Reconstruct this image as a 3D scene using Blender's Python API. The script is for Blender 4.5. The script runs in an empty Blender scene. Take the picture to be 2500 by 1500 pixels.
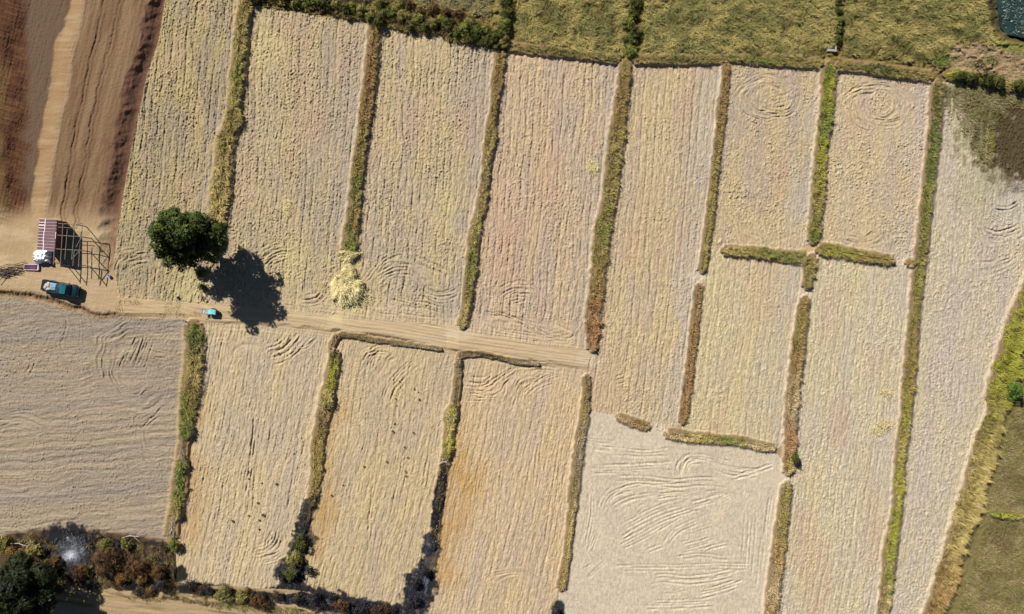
import bpy, math, random
import numpy as np
from mathutils import Vector, Matrix

random.seed(7)
RNG = np.random.default_rng(11)
SC = bpy.context.scene
COL = SC.collection
H = 105.0          # camera height over the plain, metres
S = 17.0           # plan pixels per metre on the plain
R = math.radians

# ------------------------------------------------------------------ light, camera, world
ELEV, AZ = 41.0, 51.0
EXPOSURE = 0.66
KALB = 0.56        # plan colours (sRGB, sunlit) -> albedo

w = bpy.data.worlds.new("World"); SC.world = w; w.use_nodes = True
nt = w.node_tree
bg = nt.nodes["Background"]
sky = nt.nodes.new("ShaderNodeTexSky"); sky.sky_type = 'NISHITA'; sky.sun_disc = False
sky.sun_elevation = R(ELEV)
sdir = (-math.cos(R(AZ)), math.sin(R(AZ)))
sky.sun_rotation = math.atan2(sdir[0], sdir[1])
sky.air_density = 0.55; sky.dust_density = 0.2; sky.ozone_density = 1.5
nt.links.new(sky.outputs[0], bg.inputs[0]); bg.inputs[1].default_value = 0.05
sl = bpy.data.lights.new("sun", 'SUN'); sl.energy = 5.0; sl.angle = R(0.5); sl.color = (1.0, 0.962, 0.905)
so = bpy.data.objects.new("sun", sl); COL.objects.link(so)
d = Vector((math.cos(R(AZ)) * math.cos(R(ELEV)), -math.sin(R(AZ)) * math.cos(R(ELEV)), -math.sin(R(ELEV))))
so.rotation_euler = d.to_track_quat('-Z', 'Y').to_euler(); so.location = (-60, 60, 80)
cam = bpy.data.cameras.new("camera"); co = bpy.data.objects.new("camera", cam); COL.objects.link(co)
co.location = (0, 0, H); cam.sensor_width = 36; cam.lens = 36 * H / (2500 / S)
cam.clip_end = 6000; SC.camera = co
SC.view_settings.view_transform = 'Standard'; SC.view_settings.look = 'None'
SC.view_settings.exposure = EXPOSURE; SC.view_settings.gamma = 1.0; SC.view_settings.use_curve_mapping = False

# ------------------------------------------------------------------ helpers
def lin(c):
    c = np.asarray(c, float) / 255.0
    return np.where(c <= 0.04045, c / 12.92, ((c + 0.055) / 1.055) ** 2.4)
def A(*c):
    return lin(c) * KALB

def vn(x, y, s=0):
    xf = np.floor(x); yf = np.floor(y)
    fx = x - xf; fy = y - yf
    xi = xf.astype(np.int64); yi = yf.astype(np.int64)
    def h(a, b):
        k = (a * 374761393 + b * 668265263 + s * 974634833) & 0xffffffff
        k = ((k ^ (k >> 13)) * 1274126177) & 0xffffffff
        k = ((k ^ (k >> 15)) * 2246822519) & 0xffffffff
        return ((k ^ (k >> 16)) & 0xffff) / 32767.5 - 1.0
    fx = fx * fx * fx * (fx * (fx * 6 - 15) + 10); fy = fy * fy * fy * (fy * (fy * 6 - 15) + 10)
    a = h(xi, yi); b = h(xi + 1, yi); c = h(xi, yi + 1); e = h(xi + 1, yi + 1)
    return (a + (b - a) * fx) * (1 - fy) + (c + (e - c) * fx) * fy
def fbm(x, y, s=0, o=3, g=0.5):
    t = 0; a = 1; n = 0
    for i in range(o):
        t = t + a * vn(x, y, s + i * 17); n += a; a *= g; x = x * 2.03 + 3.1; y = y * 2.03 + 7.7
    return t / n
def sm(t):
    t = np.clip(t, 0, 1); return t * t * (3 - 2 * t)

def inpoly(px, py, poly):
    r = np.zeros(px.shape, bool)
    xs = [p[0] for p in poly]; ys = [p[1] for p in poly]
    m = (px >= min(xs)) & (px <= max(xs)) & (py >= min(ys)) & (py <= max(ys))
    x = px[m]; y = py[m]; ins = np.zeros(x.shape, bool)
    j = len(poly) - 1
    for i in range(len(poly)):
        x1, y1 = poly[i]; x2, y2 = poly[j]
        if y1 != y2:
            c = ((y1 > y) != (y2 > y)) & (x < (x2 - x1) * (y - y1) / (y2 - y1) + x1)
            ins ^= c
        j = i
    r[m] = ins
    return r

def smooth_line(pts, step=6.0):
    """resample a control line (tuples of numbers, first two = x, y) with Catmull-Rom"""
    P = np.array(pts, float); out = []
    n = len(P)
    for i in range(n - 1):
        p0 = P[max(i - 1, 0)]; p1 = P[i]; p2 = P[i + 1]; p3 = P[min(i + 2, n - 1)]
        k = max(2, int(np.hypot(*(p2 - p1)[:2]) / step))
        for t in np.linspace(0, 1, k, endpoint=False):
            out.append(0.5 * ((2 * p1) + (-p0 + p2) * t + (2 * p0 - 5 * p1 + 4 * p2 - p3) * t * t + (-p0 + 3 * p1 - 3 * p2 + p3) * t ** 3))
    out.append(P[-1]); return np.array(out)

# ------------------------------------------------------------------ materials
MATS = {}
def mat(name, color=(0.5, 0.5, 0.5), rough=0.8, spec=0.3, attr=False, metal=0.0, noise=0.0, nscale=5.0, bump=0.0, bscale=20.0, bdist=0.02, transl=0.0, coat=0.0):
    if name in MATS: return MATS[name]
    m = bpy.data.materials.new(name); m.use_nodes = True; t = m.node_tree; b = t.nodes["Principled BSDF"]
    b.inputs["Roughness"].default_value = rough; b.inputs["Metallic"].default_value = metal
    b.inputs["Specular IOR Level"].default_value = spec
    b.inputs["Coat Weight"].default_value = coat
    geo = t.nodes.new("ShaderNodeNewGeometry")
    if attr:
        a = t.nodes.new("ShaderNodeAttribute"); a.attribute_name = "Col"; src = a.outputs["Color"]
    else:
        a = t.nodes.new("ShaderNodeRGB"); a.outputs[0].default_value = (*color, 1); src = a.outputs[0]
    if noise > 0:
        n = t.nodes.new("ShaderNodeTexNoise"); n.inputs["Scale"].default_value = nscale; n.inputs["Detail"].default_value = 5
        t.links.new(geo.outputs["Position"], n.inputs["Vector"])
        mr = t.nodes.new("ShaderNodeMapRange"); mr.inputs[1].default_value = 0.25; mr.inputs[2].default_value = 0.75
        mr.inputs[3].default_value = 1 - noise; mr.inputs[4].default_value = 1 + noise
        t.links.new(n.outputs["Fac"], mr.inputs[0])
        v = t.nodes.new("ShaderNodeVectorMath"); v.operation = 'SCALE'
        t.links.new(src, v.inputs[0]); t.links.new(mr.outputs[0], v.inputs["Scale"]); src = v.outputs[0]
    t.links.new(src, b.inputs["Base Color"])
    if bump > 0:
        n2 = t.nodes.new("ShaderNodeTexNoise"); n2.inputs["Scale"].default_value = bscale; n2.inputs["Detail"].default_value = 4
        t.links.new(geo.outputs["Position"], n2.inputs["Vector"])
        bp = t.nodes.new("ShaderNodeBump"); bp.inputs["Strength"].default_value = bump; bp.inputs["Distance"].default_value = bdist
        t.links.new(n2.outputs["Fac"], bp.inputs["Height"]); t.links.new(bp.outputs[0], b.inputs["Normal"])
    if transl > 0:
        tr = t.nodes.new("ShaderNodeBsdfTranslucent"); t.links.new(src, tr.inputs["Color"])
        mx = t.nodes.new("ShaderNodeMixShader"); mx.inputs[0].default_value = transl
        t.links.new(b.outputs[0], mx.inputs[1]); t.links.new(tr.outputs[0], mx.inputs[2])
        t.links.new(mx.outputs[0], t.nodes["Material Output"].inputs["Surface"])
    MATS[name] = m; return m

M_SOIL = mat("dry_soil", attr=True, rough=0.95, spec=0.1, noise=0.10, nscale=9.0, bump=0.6, bscale=7.0, bdist=0.05)
M_GRASS = mat("grass_blades", attr=True, rough=0.7, spec=0.15, transl=0.15)
M_LEAF = mat("leaves", attr=True, rough=0.6, spec=0.12, transl=0.10)
M_STRAW = mat("straw", attr=True, rough=0.8, spec=0.15, noise=0.15, nscale=6)
M_BARK = mat("bark", (0.09, 0.065, 0.045), 0.9, 0.1, noise=0.3, nscale=8, bump=0.6, bscale=15)
M_TWIG = mat("dead_wood", (0.10, 0.075, 0.055), 0.9, 0.1, noise=0.3, nscale=12)
M_POLE = mat("weathered_pole", (0.17, 0.15, 0.125), 0.85, 0.15, noise=0.3, nscale=8)
M_PALE = mat("pale_sheet", (0.55, 0.46, 0.45), 0.6, 0.3, noise=0.15, nscale=4)
M_MAROON = mat("maroon_sheet", (0.095, 0.030, 0.04), 0.55, 0.35, noise=0.25, nscale=2.5)
M_PURPLE = mat("purple_mat", (0.09, 0.03, 0.10), 0.7, 0.2, noise=0.2, nscale=5)
M_WHITE = mat("white_plastic", (0.78, 0.78, 0.82), 0.45, 0.4, noise=0.08, nscale=4)
M_RED = mat("dark_red_cloth", (0.09, 0.015, 0.02), 0.8, 0.2, noise=0.2)
M_TEAL = mat("teal_paint", (0.005, 0.095, 0.11), 0.3, 0.5, coat=0.5, noise=0.08, nscale=3)
M_NAVY = mat("navy_paint", (0.004, 0.022, 0.034), 0.3, 0.5, coat=0.4, noise=0.1, nscale=3)
M_GLASS = mat("dark_glass", (0.006, 0.01, 0.014), 0.08, 0.6)
M_BLACK = mat("black_rubber", (0.012, 0.012, 0.013), 0.8, 0.2, noise=0.2)
M_BEDLINER = mat("bed_floor", (0.035, 0.035, 0.04), 0.8, 0.2, noise=0.3)
M_STEEL = mat("grey_steel", (0.3, 0.31, 0.32), 0.45, 0.5, metal=0.6, noise=0.15)
M_LBLUE = mat("light_blue_sheet", (0.14, 0.25, 0.32), 0.6, 0.3, noise=0.1, nscale=6)
M_CYAN = mat("cyan_paint", (0.17, 0.46, 0.50), 0.4, 0.4, noise=0.1, nscale=6)
M_LAMP = mat("lamp_glass", (0.7, 0.7, 0.68), 0.15, 0.5)
M_TAIL = mat("tail_lamp", (0.35, 0.02, 0.02), 0.25, 0.5)
M_CONC = mat("concrete", (0.27, 0.26, 0.235), 0.9, 0.1, noise=0.2, nscale=6)
M_BUCKET = mat("pale_blue_plastic", (0.42, 0.42, 0.62), 0.5, 0.3)
M_CRATE = mat("tan_sacking", (0.42, 0.34, 0.22), 0.85, 0.1, noise=0.2)

def field_mat(name, ang, sx, sy, dist, amt=.16):
    m = bpy.data.materials.new(name); m.use_nodes = True; t = m.node_tree; b = t.nodes["Principled BSDF"]
    b.inputs["Roughness"].default_value = .95; b.inputs["Specular IOR Level"].default_value = .1
    geo = t.nodes.new("ShaderNodeNewGeometry"); at = t.nodes.new("ShaderNodeAttribute"); at.attribute_name = "Col"
    m1 = t.nodes.new("ShaderNodeMapping"); m1.inputs["Rotation"].default_value = (0, 0, ang); t.links.new(geo.outputs["Position"], m1.inputs["Vector"])
    # slow warp so the furrows waver
    wn = t.nodes.new("ShaderNodeTexNoise"); wn.inputs["Scale"].default_value = .12; wn.inputs["Detail"].default_value = 2; t.links.new(m1.outputs[0], wn.inputs["Vector"])
    ws = t.nodes.new("ShaderNodeVectorMath"); ws.operation = 'MULTIPLY_ADD'; ws.inputs[1].default_value = (1.2, 1.2, 0); t.links.new(wn.outputs["Color"], ws.inputs[0]); t.links.new(m1.outputs[0], ws.inputs[2])
    m2 = t.nodes.new("ShaderNodeMapping"); m2.inputs["Scale"].default_value = (sx, sy, 1); t.links.new(ws.outputs[0], m2.inputs["Vector"])
    n1 = t.nodes.new("ShaderNodeTexNoise"); n1.inputs["Scale"].default_value = 1; n1.inputs["Detail"].default_value = 4; n1.inputs["Roughness"].default_value = .65; t.links.new(m2.outputs[0], n1.inputs["Vector"])
    n2 = t.nodes.new("ShaderNodeTexNoise"); n2.inputs["Scale"].default_value = 4.5; n2.inputs["Detail"].default_value = 3; t.links.new(geo.outputs["Position"], n2.inputs["Vector"])
    mr = t.nodes.new("ShaderNodeMapRange"); mr.inputs[1].default_value = .3; mr.inputs[2].default_value = .7; mr.inputs[3].default_value = 1 - amt; mr.inputs[4].default_value = 1 + amt; t.links.new(n1.outputs["Fac"], mr.inputs[0])
    v = t.nodes.new("ShaderNodeVectorMath"); v.operation = 'SCALE'; t.links.new(at.outputs["Color"], v.inputs[0]); t.links.new(mr.outputs[0], v.inputs["Scale"]); t.links.new(v.outputs[0], b.inputs["Base Color"])
    ad = t.nodes.new("ShaderNodeMath"); ad.operation = 'MULTIPLY_ADD'; ad.inputs[1].default_value = .5; t.links.new(n2.outputs["Fac"], ad.inputs[0]); t.links.new(n1.outputs["Fac"], ad.inputs[2])
    bp = t.nodes.new("ShaderNodeBump"); bp.inputs["Strength"].default_value = 1.0; bp.inputs["Distance"].default_value = dist
    t.links.new(ad.outputs[0], bp.inputs["Height"]); t.links.new(bp.outputs[0], b.inputs["Normal"])
    return m
M_FURROW = field_mat("furrowed_stubble", math.atan(.11), 3.6, 1.1, .09, .20)
M_FURROW_LOW = field_mat("combed_stubble", math.atan(.17), 4.0, .6, .06, .14)
M_CROSS = field_mat("cross_ploughed_soil", math.atan(.11), 1.5, 3.2, .085, .16)
M_SMOOTH = field_mat("smooth_soil", math.atan(.2), .35, 2.2, .03, .05)

# ------------------------------------------------------------------ mesh plumbing
def mesh_np(name, V, Q=None, T=None, col=None, m=None, parent=None, smooth=False):
    V = np.asarray(V, np.float32); me = bpy.data.meshes.new(name)
    me.vertices.add(len(V)); me.vertices.foreach_set("co", V.ravel())
    idx = []; st = []; n = 0
    if Q is not None and len(Q):
        Q = np.asarray(Q, np.int32); idx.append(Q.ravel()); st.append(np.arange(len(Q)) * 4); n = len(Q) * 4
    if T is not None and len(T):
        T = np.asarray(T, np.int32); idx.append(T.ravel()); st.append(np.arange(len(T)) * 3 + n)
    idx = np.concatenate(idx).astype(np.int32); st = np.concatenate(st).astype(np.int32)
    me.loops.add(len(idx)); me.loops.foreach_set("vertex_index", idx)
    me.polygons.add(len(st)); me.polygons.foreach_set("loop_start", st)
    me.update(calc_edges=True)
    if smooth: me.polygons.foreach_set("use_smooth", np.ones(len(st), bool))
    if col is not None:
        c = np.ones((len(V), 4), np.float32); c[:, :3] = col
        a = me.color_attributes.new("Col", 'FLOAT_COLOR', 'POINT'); a.data.foreach_set("color", c.ravel())
    if m: me.materials.append(m)
    o = bpy.data.objects.new(name, me); COL.objects.link(o)
    if parent: o.parent = parent
    return o

class MB:
    """collects shapes, builds ONE mesh object"""
    def __init__(s): s.v = []; s.f = []
    def add(s, V, F):
        n = len(s.v); s.v += [tuple(p) for p in V]; s.f += [tuple(i + n for i in f) for f in F]; return s
    def box(s, c, size, rz=0.0, taper=1.0):
        x, y, z = [k / 2 for k in size]; V = []
        for sz in (-1, 1):
            k = taper if sz > 0 else 1
            for sx, sy in ((-1, -1), (1, -1), (1, 1), (-1, 1)):
                a, b = sx * x * k, sy * y * k
                V.append((c[0] + a * math.cos(rz) - b * math.sin(rz), c[1] + a * math.sin(rz) + b * math.cos(rz), c[2] + sz * z))
        return s.add(V, [(3, 2, 1, 0), (4, 5, 6, 7), (0, 1, 5, 4), (1, 2, 6, 5), (2, 3, 7, 6), (3, 0, 4, 7)])
    def tube(s, pts, rad, n=6):
        pts = [Vector(p) for p in pts]; V = []; F = []
        for i, p in enumerate(pts):
            t = (pts[min(i + 1, len(pts) - 1)] - pts[max(i - 1, 0)]).normalized()
            a = t.orthogonal().normalized() if abs(t.z) > 0.9 else t.cross(Vector((0, 0, 1))).normalized(); b = t.cross(a)
            r = rad[i] if hasattr(rad, '__len__') else rad
            for k in range(n):
                q = 2 * math.pi * k / n; V.append(p + a * math.cos(q) * r + b * math.sin(q) * r)
        for i in range(len(pts) - 1):
            for k in range(n):
                F.append((i * n + k, i * n + (k + 1) % n, (i + 1) * n + (k + 1) % n, (i + 1) * n + k))
        F.append(tuple(range(n))[::-1]); F.append(tuple((len(pts) - 1) * n + k for k in range(n)))
        return s.add(V, F)
    def loft(s, secs):
        """secs: rings of equal length (lists of 3-D points)"""
        n = len(secs[0]); V = [p for r in secs for p in r]; F = []
        for i in range(len(secs) - 1):
            for k in range(n):
                F.append((i * n + k, i * n + (k + 1) % n, (i + 1) * n + (k + 1) % n, (i + 1) * n + k))
        F.append(tuple(range(n))[::-1]); F.append(tuple((len(secs) - 1) * n + k for k in range(n)))
        return s.add(V, F)
    def lathe(s, c, prof, n=14, axis='z'):
        V = []; F = []
        for r, h in prof:
            for k in range(n):
                q = 2 * math.pi * k / n
                if axis == 'z': V.append((c[0] + r * math.cos(q), c[1] + r * math.sin(q), c[2] + h))
                else: V.append((c[0] + r * math.cos(q), c[1] + h, c[2] + r * math.sin(q)))
        for i in range(len(prof) - 1):
            for k in range(n): F.append((i * n + k, i * n + (k + 1) % n, (i + 1) * n + (k + 1) % n, (i + 1) * n + k))
        return s.add(V, F)
    def build(s, name, m, parent=None, bevel=0.0, smooth=False):
        me = bpy.data.meshes.new(name); me.from_pydata(s.v, [], s.f); me.update()
        import bmesh
        b = bmesh.new(); b.from_mesh(me); bmesh.ops.recalc_face_normals(b, faces=b.faces)
        if bevel > 0: bmesh.ops.bevel(b, geom=list(b.edges), offset=bevel, segments=2, affect='EDGES', clamp_overlap=True)
        b.to_mesh(me); b.free()
        if smooth: me.polygons.foreach_set("use_smooth", [True] * len(me.polygons))
        me.materials.append(m); o = bpy.data.objects.new(name, me); COL.objects.link(o)
        if parent: o.parent = parent
        return o

def tag(o, label=None, cat=None, group=None, kind=None):
    if label: o["label"] = label
    if cat: o["category"] = cat
    if group: o["group"] = group
    if kind: o["kind"] = kind
    return o
def thing(name, label, cat, loc=(0, 0, 0), rz=0.0, group=None):
    o = bpy.data.objects.new(name, None); COL.objects.link(o); o.empty_display_size = 0.3
    o.location = loc; o.rotation_euler = (0, 0, rz)
    return tag(o, label, cat, group)
def dup(root, loc, rz=None, label=None, scale=None):
    r = root.copy(); COL.objects.link(r); r.location = loc
    if rz is not None: r.rotation_euler = (0, 0, rz)
    if scale: r.scale = (scale,) * 3
    if label: r["label"] = label
    for ch in root.children:
        c = ch.copy(); COL.objects.link(c); c.parent = r
        for g in ch.children:
            e = g.copy(); COL.objects.link(e); e.parent = c
    return r

# ------------------------------------------------------------------ the plan: strips of grass on the field banks
_p = lambda *c: tuple(v * .72 for v in c)
Yl = _p(.58, .46, .16); Ol = _p(.36, .29, .085); Gr = _p(.20, .25, .045); DG = _p(.12, .135, .035); Br = _p(.38, .235, .085)
Rb = _p(.43, .23, .105); Tn = _p(.58, .45, .25); Kb = (.015, .015, .018); Vv = _p(.40, .40, .045); Gy = _p(.42, .36, .26); DB = _p(.16, .11, .06)
# name: (label, points (x, y, width), colour stops (fraction, colour), bank height, blade length, density)
GG = "grass strips on the banks between the fields"
STRIPS = [
 ("A", "tall ochre grass strip that ends at the big dark tree", [(612,-150,30),(602,0,29),(592,47,30),(581,168,36),(573,243,34),(566,303,38),(551,345,46),(546,404,42),(536,484,50),(530,545,36),(538,600,24)],
  [(0,Ol),(.15,Ol),(.35,Yl),(.45,Gr),(.5,Yl),(.6,Ol),(.75,Yl),(1,Yl)], .5, .95, 1.1),
 ("B", "long brown and green grass strip that ends above the straw heap", [(916,40,28),(905,168,31),(890,286,27),(879,371,29),(865,499,31),(858,560,34),(851,612,40)],
  [(0,Ol),(.15,Br),(.4,Br),(.55,Ol),(.62,Br),(.72,Gr),(.8,Ol),(.85,Br),(.93,Gr),(1,Gr)], .5, .8, 1),
 ("C", "narrow brown grass strip that ends at the track, right of the straw heap", [(1222,128,27),(1213,202,25),(1207,253,18),(1196,337,24),(1185,421,18),(1176,499,25),(1159,567,25),(1150,652,27),(1140,736,22),(1128,797,24)],
  [(0,Ol),(.1,Br),(.3,Ol),(.4,Yl),(.45,DB),(.55,Yl),(.65,Ol),(.75,Gr),(.9,Ol),(1,Yl)], .5, .8, 1),
 ("D", "wide brown and olive grass strip with a rusty red lower end at the track", [(1527,152,24),(1519,236,31),(1505,337,38),(1485,499,37),(1470,567,39),(1457,702,36),(1448,770,37),(1446,854,22)],
  [(0,Ol),(.12,Br),(.3,Ol),(.5,Ol),(.6,Gr),(.65,Ol),(.8,Br),(.9,Rb),(1,Rb)], .5, .8, 1),
 ("E", "thin straight brown grass strip under the pale earth gap's north side", [(1774,156,17),(1762,270,21),(1736,499,18),(1725,590,19),(1714,662,19)],
  [(0,Br),(.3,Br),(.5,Ol),(.75,Ol),(1,Ol)], .4, .7, 1),
 ("E", "thin straight rusty grass strip that runs down to the wheat-coloured cross bank", [(1706,696,18),(1691,839,20),(1666,1033,20)],
  [(0,Rb),(.4,Br),(.7,Rb),(1,Br)], .4, .6, 1),
 ("F", "bright green bushy grass strip between the two small upper fields", [(2025,158,38),(2017,270,31),(2005,371,30),(1995,499,31),(1985,590,31)],
  [(0,Gr),(.1,Vv),(.35,Gr),(.5,Vv),(.8,Ol),(1,Gr)], .5, .75, 1.1),
 ("F", "short olive grass strip just below the crossing of the banks", [(1981,628,33),(1976,660,28),(1970,702,23)], [(0,Ol),(1,Ol)], .5, .75, 1),
 ("F", "brown grass strip that turns rusty red above a dark green shrub", [(1964,727,23),(1954,803,31),(1942,904,32),(1932,999,32),(1929,1084,27),(1924,1155,27)],
  [(0,Br),(.15,Ol),(.35,Br),(.6,Tn),(.8,Rb),(.9,Rb),(.95,Ol),(1,Yl)], .5, .7, 1),
 ("F", "brown grass strip along the right edge of the palest field", [(1920,1180,25),(1909,1270,30),(1896,1371,34),(1884,1472,32),(1868,1640,32)],
  [(0,Ol),(.2,Ol),(.4,Br),(.6,Tn),(.7,Br),(.8,Ol),(1,Ol)], .5, .7, 1),
 ("G", "longest grass strip, green above and yellow-green below, beside the right-hand field", [(2290,202,34),(2279,337,32),(2261,499,30),(2251,601,30),(2244,648,30),(2232,770,27),(2221,904,31),(2213,999,28),(2206,1054,29),(2198,1118,28),(2190,1236,24),(2174,1337,32),(2167,1404,31),(2155,1499,27),(2138,1640,27)],
  [(0,Ol),(.06,DG),(.15,Gr),(.3,Ol),(.35,Gr),(.4,Ol),(.5,Br),(.55,Vv),(.62,Ol),(.66,Yl),(.7,Vv),(.76,Vv),(.83,Gr),(.86,Br),(.9,Tn),(1,Tn)], .5, .7, 1),
 ("H", "olive cross strip of grass left of the crossing of the banks", [(1766,611,22),(1800,613,25),(1868,618,25),(1925,628,30),(1968,628,32)], [(0,Yl),(.3,Ol),(.7,Gr),(1,Ol)], .5, .75, 1),
 ("H", "olive cross strip of grass right of the crossing of the banks", [(1998,610,28),(2040,613,30),(2104,625,28),(2150,632,24),(2180,638,22)], [(0,Ol),(.2,Vv),(.6,Ol),(1,Ol)], .5, .7, 1),
 ("H", "stub of brown grass bank between the pale earth gap and the longest strip", [(2213,640,20),(2234,642,22)], [(0,Br),(1,Ol)], .4, .6, 1),
 ("H", "short tan wedge of dry grass at the top of the palest field", [(1506,1016,10),(1525,1024,20),(1555,1034,22),(1582,1042,22)], [(0,Tn),(.6,Rb),(1,Br)], .45, .5, 1),
 ("H", "wheat-coloured cross strip of dry grass with a green middle above the palest field", [(1626,1058,22),(1660,1065,26),(1720,1070,24),(1784,1075,22),(1840,1086,22),(1890,1096,18)], [(0,Tn),(.3,Yl),(.5,Gr),(.65,Gr),(.8,Tn),(1,Tn)], .45, .6, 1),
 ("I", "thick diagonal band of tall golden grass along the right edge", [(2560,600,50),(2525,702,60),(2485,800,64),(2456,904,68),(2438,965,62),(2434,1000,46),(2412,1067,55),(2389,1152,62),(2365,1236,58),(2343,1303,58),(2321,1371,52),(2303,1438,55),(2280,1499,50),(2240,1640,50)],
  [(0,Yl),(.2,Vv),(.33,Vv),(.4,Ol),(.55,Yl),(.7,Yl),(.82,Br),(.9,Br),(1,Rb)], .5, 1.1, 1.2),
 ("J", "ragged green and ochre grass strip below the parked cart", [(472,790,44),(475,854,46),(466,949,46),(458,1000,38),(455,1040,34),(451,1066,28)], [(0,Gr),(.2,DG),(.35,Yl),(.6,Ol),(.8,Gr),(1,Gr)], .5, .85, 1),
 ("J", "thin grey-brown dead grass on the bank between two green tufts", [(453,1044,28),(447,1095,24),(443,1146,30)], [(0,DB),(1,Gy)], .45, .5, 1.1),
 ("J", "short bright green grass strip in the lower left bank", [(444,1122,30),(438,1190,38),(430,1262,32)], [(0,Gr),(.5,Gr),(1,Ol)], .45, .8, 1),
 ("J", "thin tan dry grass on the bank above the burnt thicket", [(431,1240,28),(424,1270,30),(417,1312,34)], [(0,Tn),(1,Gy)], .4, .5, 1.1),
 ("K", "patch of bright lime-green grass on the bank left of the track corner", [(818,858,22),(814,890,30),(808,925,30),(800,960,32),(796,992,30)], [(0,DB),(.3,Vv),(.6,Vv),(.85,Yl),(1,Gr)], .45, .7, 1),
 ("K", "mottled dark brown grass strip with blackened edges above the charred shrubs", [(800,962,32),(795,985,34),(786,1030,32),(776,1084,30),(770,1168,26),(758,1234,24)], [(0,Ol),(.2,DB),(.5,Ol),(.8,Ol),(1,DB)], .45, .6, .8),
 ("K", "narrow charred grass strip between pale stubble and an orange-edged field", [(763,1204,24),(757,1228,22),(748,1262,22),(742,1295,26)], [(0,Kb),(.5,DB),(1,Kb)], .3, .45, .7),
 ("L", "thin grey dead grass strip running down from the track's lower corner", [(1120,880,14),(1116,938,15),(1107,1004,20),(1103,1022,22)], [(0,Gy),(.4,DB),(.8,DG),(1,Gy)], .45, .45, .6),
 ("L", "small lime-green and yellow grass strip in the middle of a charred bank", [(1106,992,24),(1100,1012,30),(1097,1050,24),(1090,1118,24)], [(0,Vv),(.5,Yl),(.8,Vv),(1,Ol)], .45, .65, 1),
 ("L", "blackened burnt grass strip beside the field with the widest orange edge", [(1093,1096,22),(1086,1135,22),(1078,1168,22),(1066,1270,20),(1056,1337,28)], [(0,Gy),(.2,Kb),(.5,DB),(.6,Kb),(1,Kb)], .35, .4, .6),
 ("M", "sparse grey-brown dry grass strip along the left edge of the palest field", [(1432,918,14),(1428,999,20),(1415,1084,24),(1405,1168,24),(1394,1270,18),(1382,1371,18),(1369,1438,22)], [(0,DB),(.2,Ol),(.3,Gy),(.5,DB),(.7,Yl),(1,Ol)], .45, .5, .6),
 ("P", "olive grass bank along the upper edge of the fourth field from the tree", [(1240,114,24),(1350,126,22),(1430,136,18),(1508,146,20)], [(0,Ol),(.5,DG),(.7,Ol),(1,DG)], .5, .55, .9),
 ("P", "olive grass bank between the two dark hedges that come down from the top edge", [(1548,146,22),(1640,146,22),(1700,146,24),(1784,143,18),(1880,148,24),(2003,154,28)], [(0,Ol),(.3,DG),(.45,Ol),(.6,Gr),(1,Ol)], .5, .6, .9),
 ("P", "dark olive grass bank along the top of the upper right-hand field", [(2046,158,28),(2120,166,28),(2200,178,28),(2275,188,28)], [(0,Ol),(.4,DG),(1,Ol)], .5, .6, .9),
 ("S", "yellow-green short grass bank beneath the pond's bare shore", [(2308,182,26),(2350,184,24),(2400,192,24),(2460,208,26),(2560,226,30)], [(0,Vv),(.3,Vv),(.6,Ol),(1,Ol)], .4, .6, 1.2),
 ("S", "narrow bright yellow grass strip crossing the far right green field", [(2418,1252,16),(2450,1257,18),(2560,1262,18)], [(0,Gr),(.2,Vv),(1,Yl)], .35, .6, 1),
 ("H", "thin dark grassy earth bank capping the field with green weed tufts", [(806,862,12),(814,832,12),(832,818,11),(900,827,9),(980,839,8),(1078,853,6)], [(0,DB),(.5,DB),(.8,Gy),(1,Gy)], .45, .3, 1.2),
 ("H", "thin dark grassy earth bank capping the field with the widest orange edge", [(1116,892,12),(1122,868,12),(1150,864,11),(1190,867,10),(1245,880,8),(1316,890,6)], [(0,DB),(.5,DB),(.8,Gy),(1,Gy)], .45, .3, 1.2),
 ("S", "small green grass strip running up toward the pond from the corner of the banks", [(2303,100,34),(2300,135,36),(2296,165,34)], [(0,Gr),(1,Gr)], .3, .6, 2.0),
]

# ------------------------------------------------------------------ terrain grid
STEP = 1.6
gx = np.arange(-190, 2692, STEP); gy = np.arange(-170, 1672, STEP)
X, Y = np.meshgrid(gx, gy)
NX, NY = len(gx), len(gy)
def interp(v, pts): return np.interp(v, [p[0] for p in pts], [p[1] for p in pts])

eXa = interp(Y, [(-190,240),(0,179),(101,138),(185,125),(270,110),(371,93),(499,78),(560,70)]) + 5 * vn(Y / 22, Y * 0, 3)
eXb = interp(Y, [(-190,262),(0,205),(101,184),(185,167),(270,153),(371,131),(499,114),(560,108)]) + 4 * vn(Y / 30, Y * 0, 4)
eXc = interp(Y, [(-190,372),(0,357),(101,337),(168,313),(216,300),(303,281),(371,268),(499,243),(602,230),(700,225)]) + 6 * vn(Y / 18, Y * 0, 5) + 3 * vn(X / 9, Y / 9, 6)
eXd = interp(Y, [(-190,430),(0,404),(101,387),(175,361),(354,323),(499,297),(551,290),(652,275),(760,280)]) + 2 * vn(Y / 14, Y * 0, 7)
HP = interp(Y, [(-190,1.05),(430,1.05),(540,.8),(640,.45),(700,.2),(760,0)])
lfade = sm((Y - 480) / 80)
cz = HP * np.maximum(sm((X - eXa) / (eXb - eXa)), lfade) * (1 - sm((X - eXc) / (eXd - eXc)))
zl = cz.copy()
bank = sm((78 + 10 * vn(X / 40, Y / 40, 8) - X) / 100) * (1 - lfade)
zl += 1.2 * bank
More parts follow.
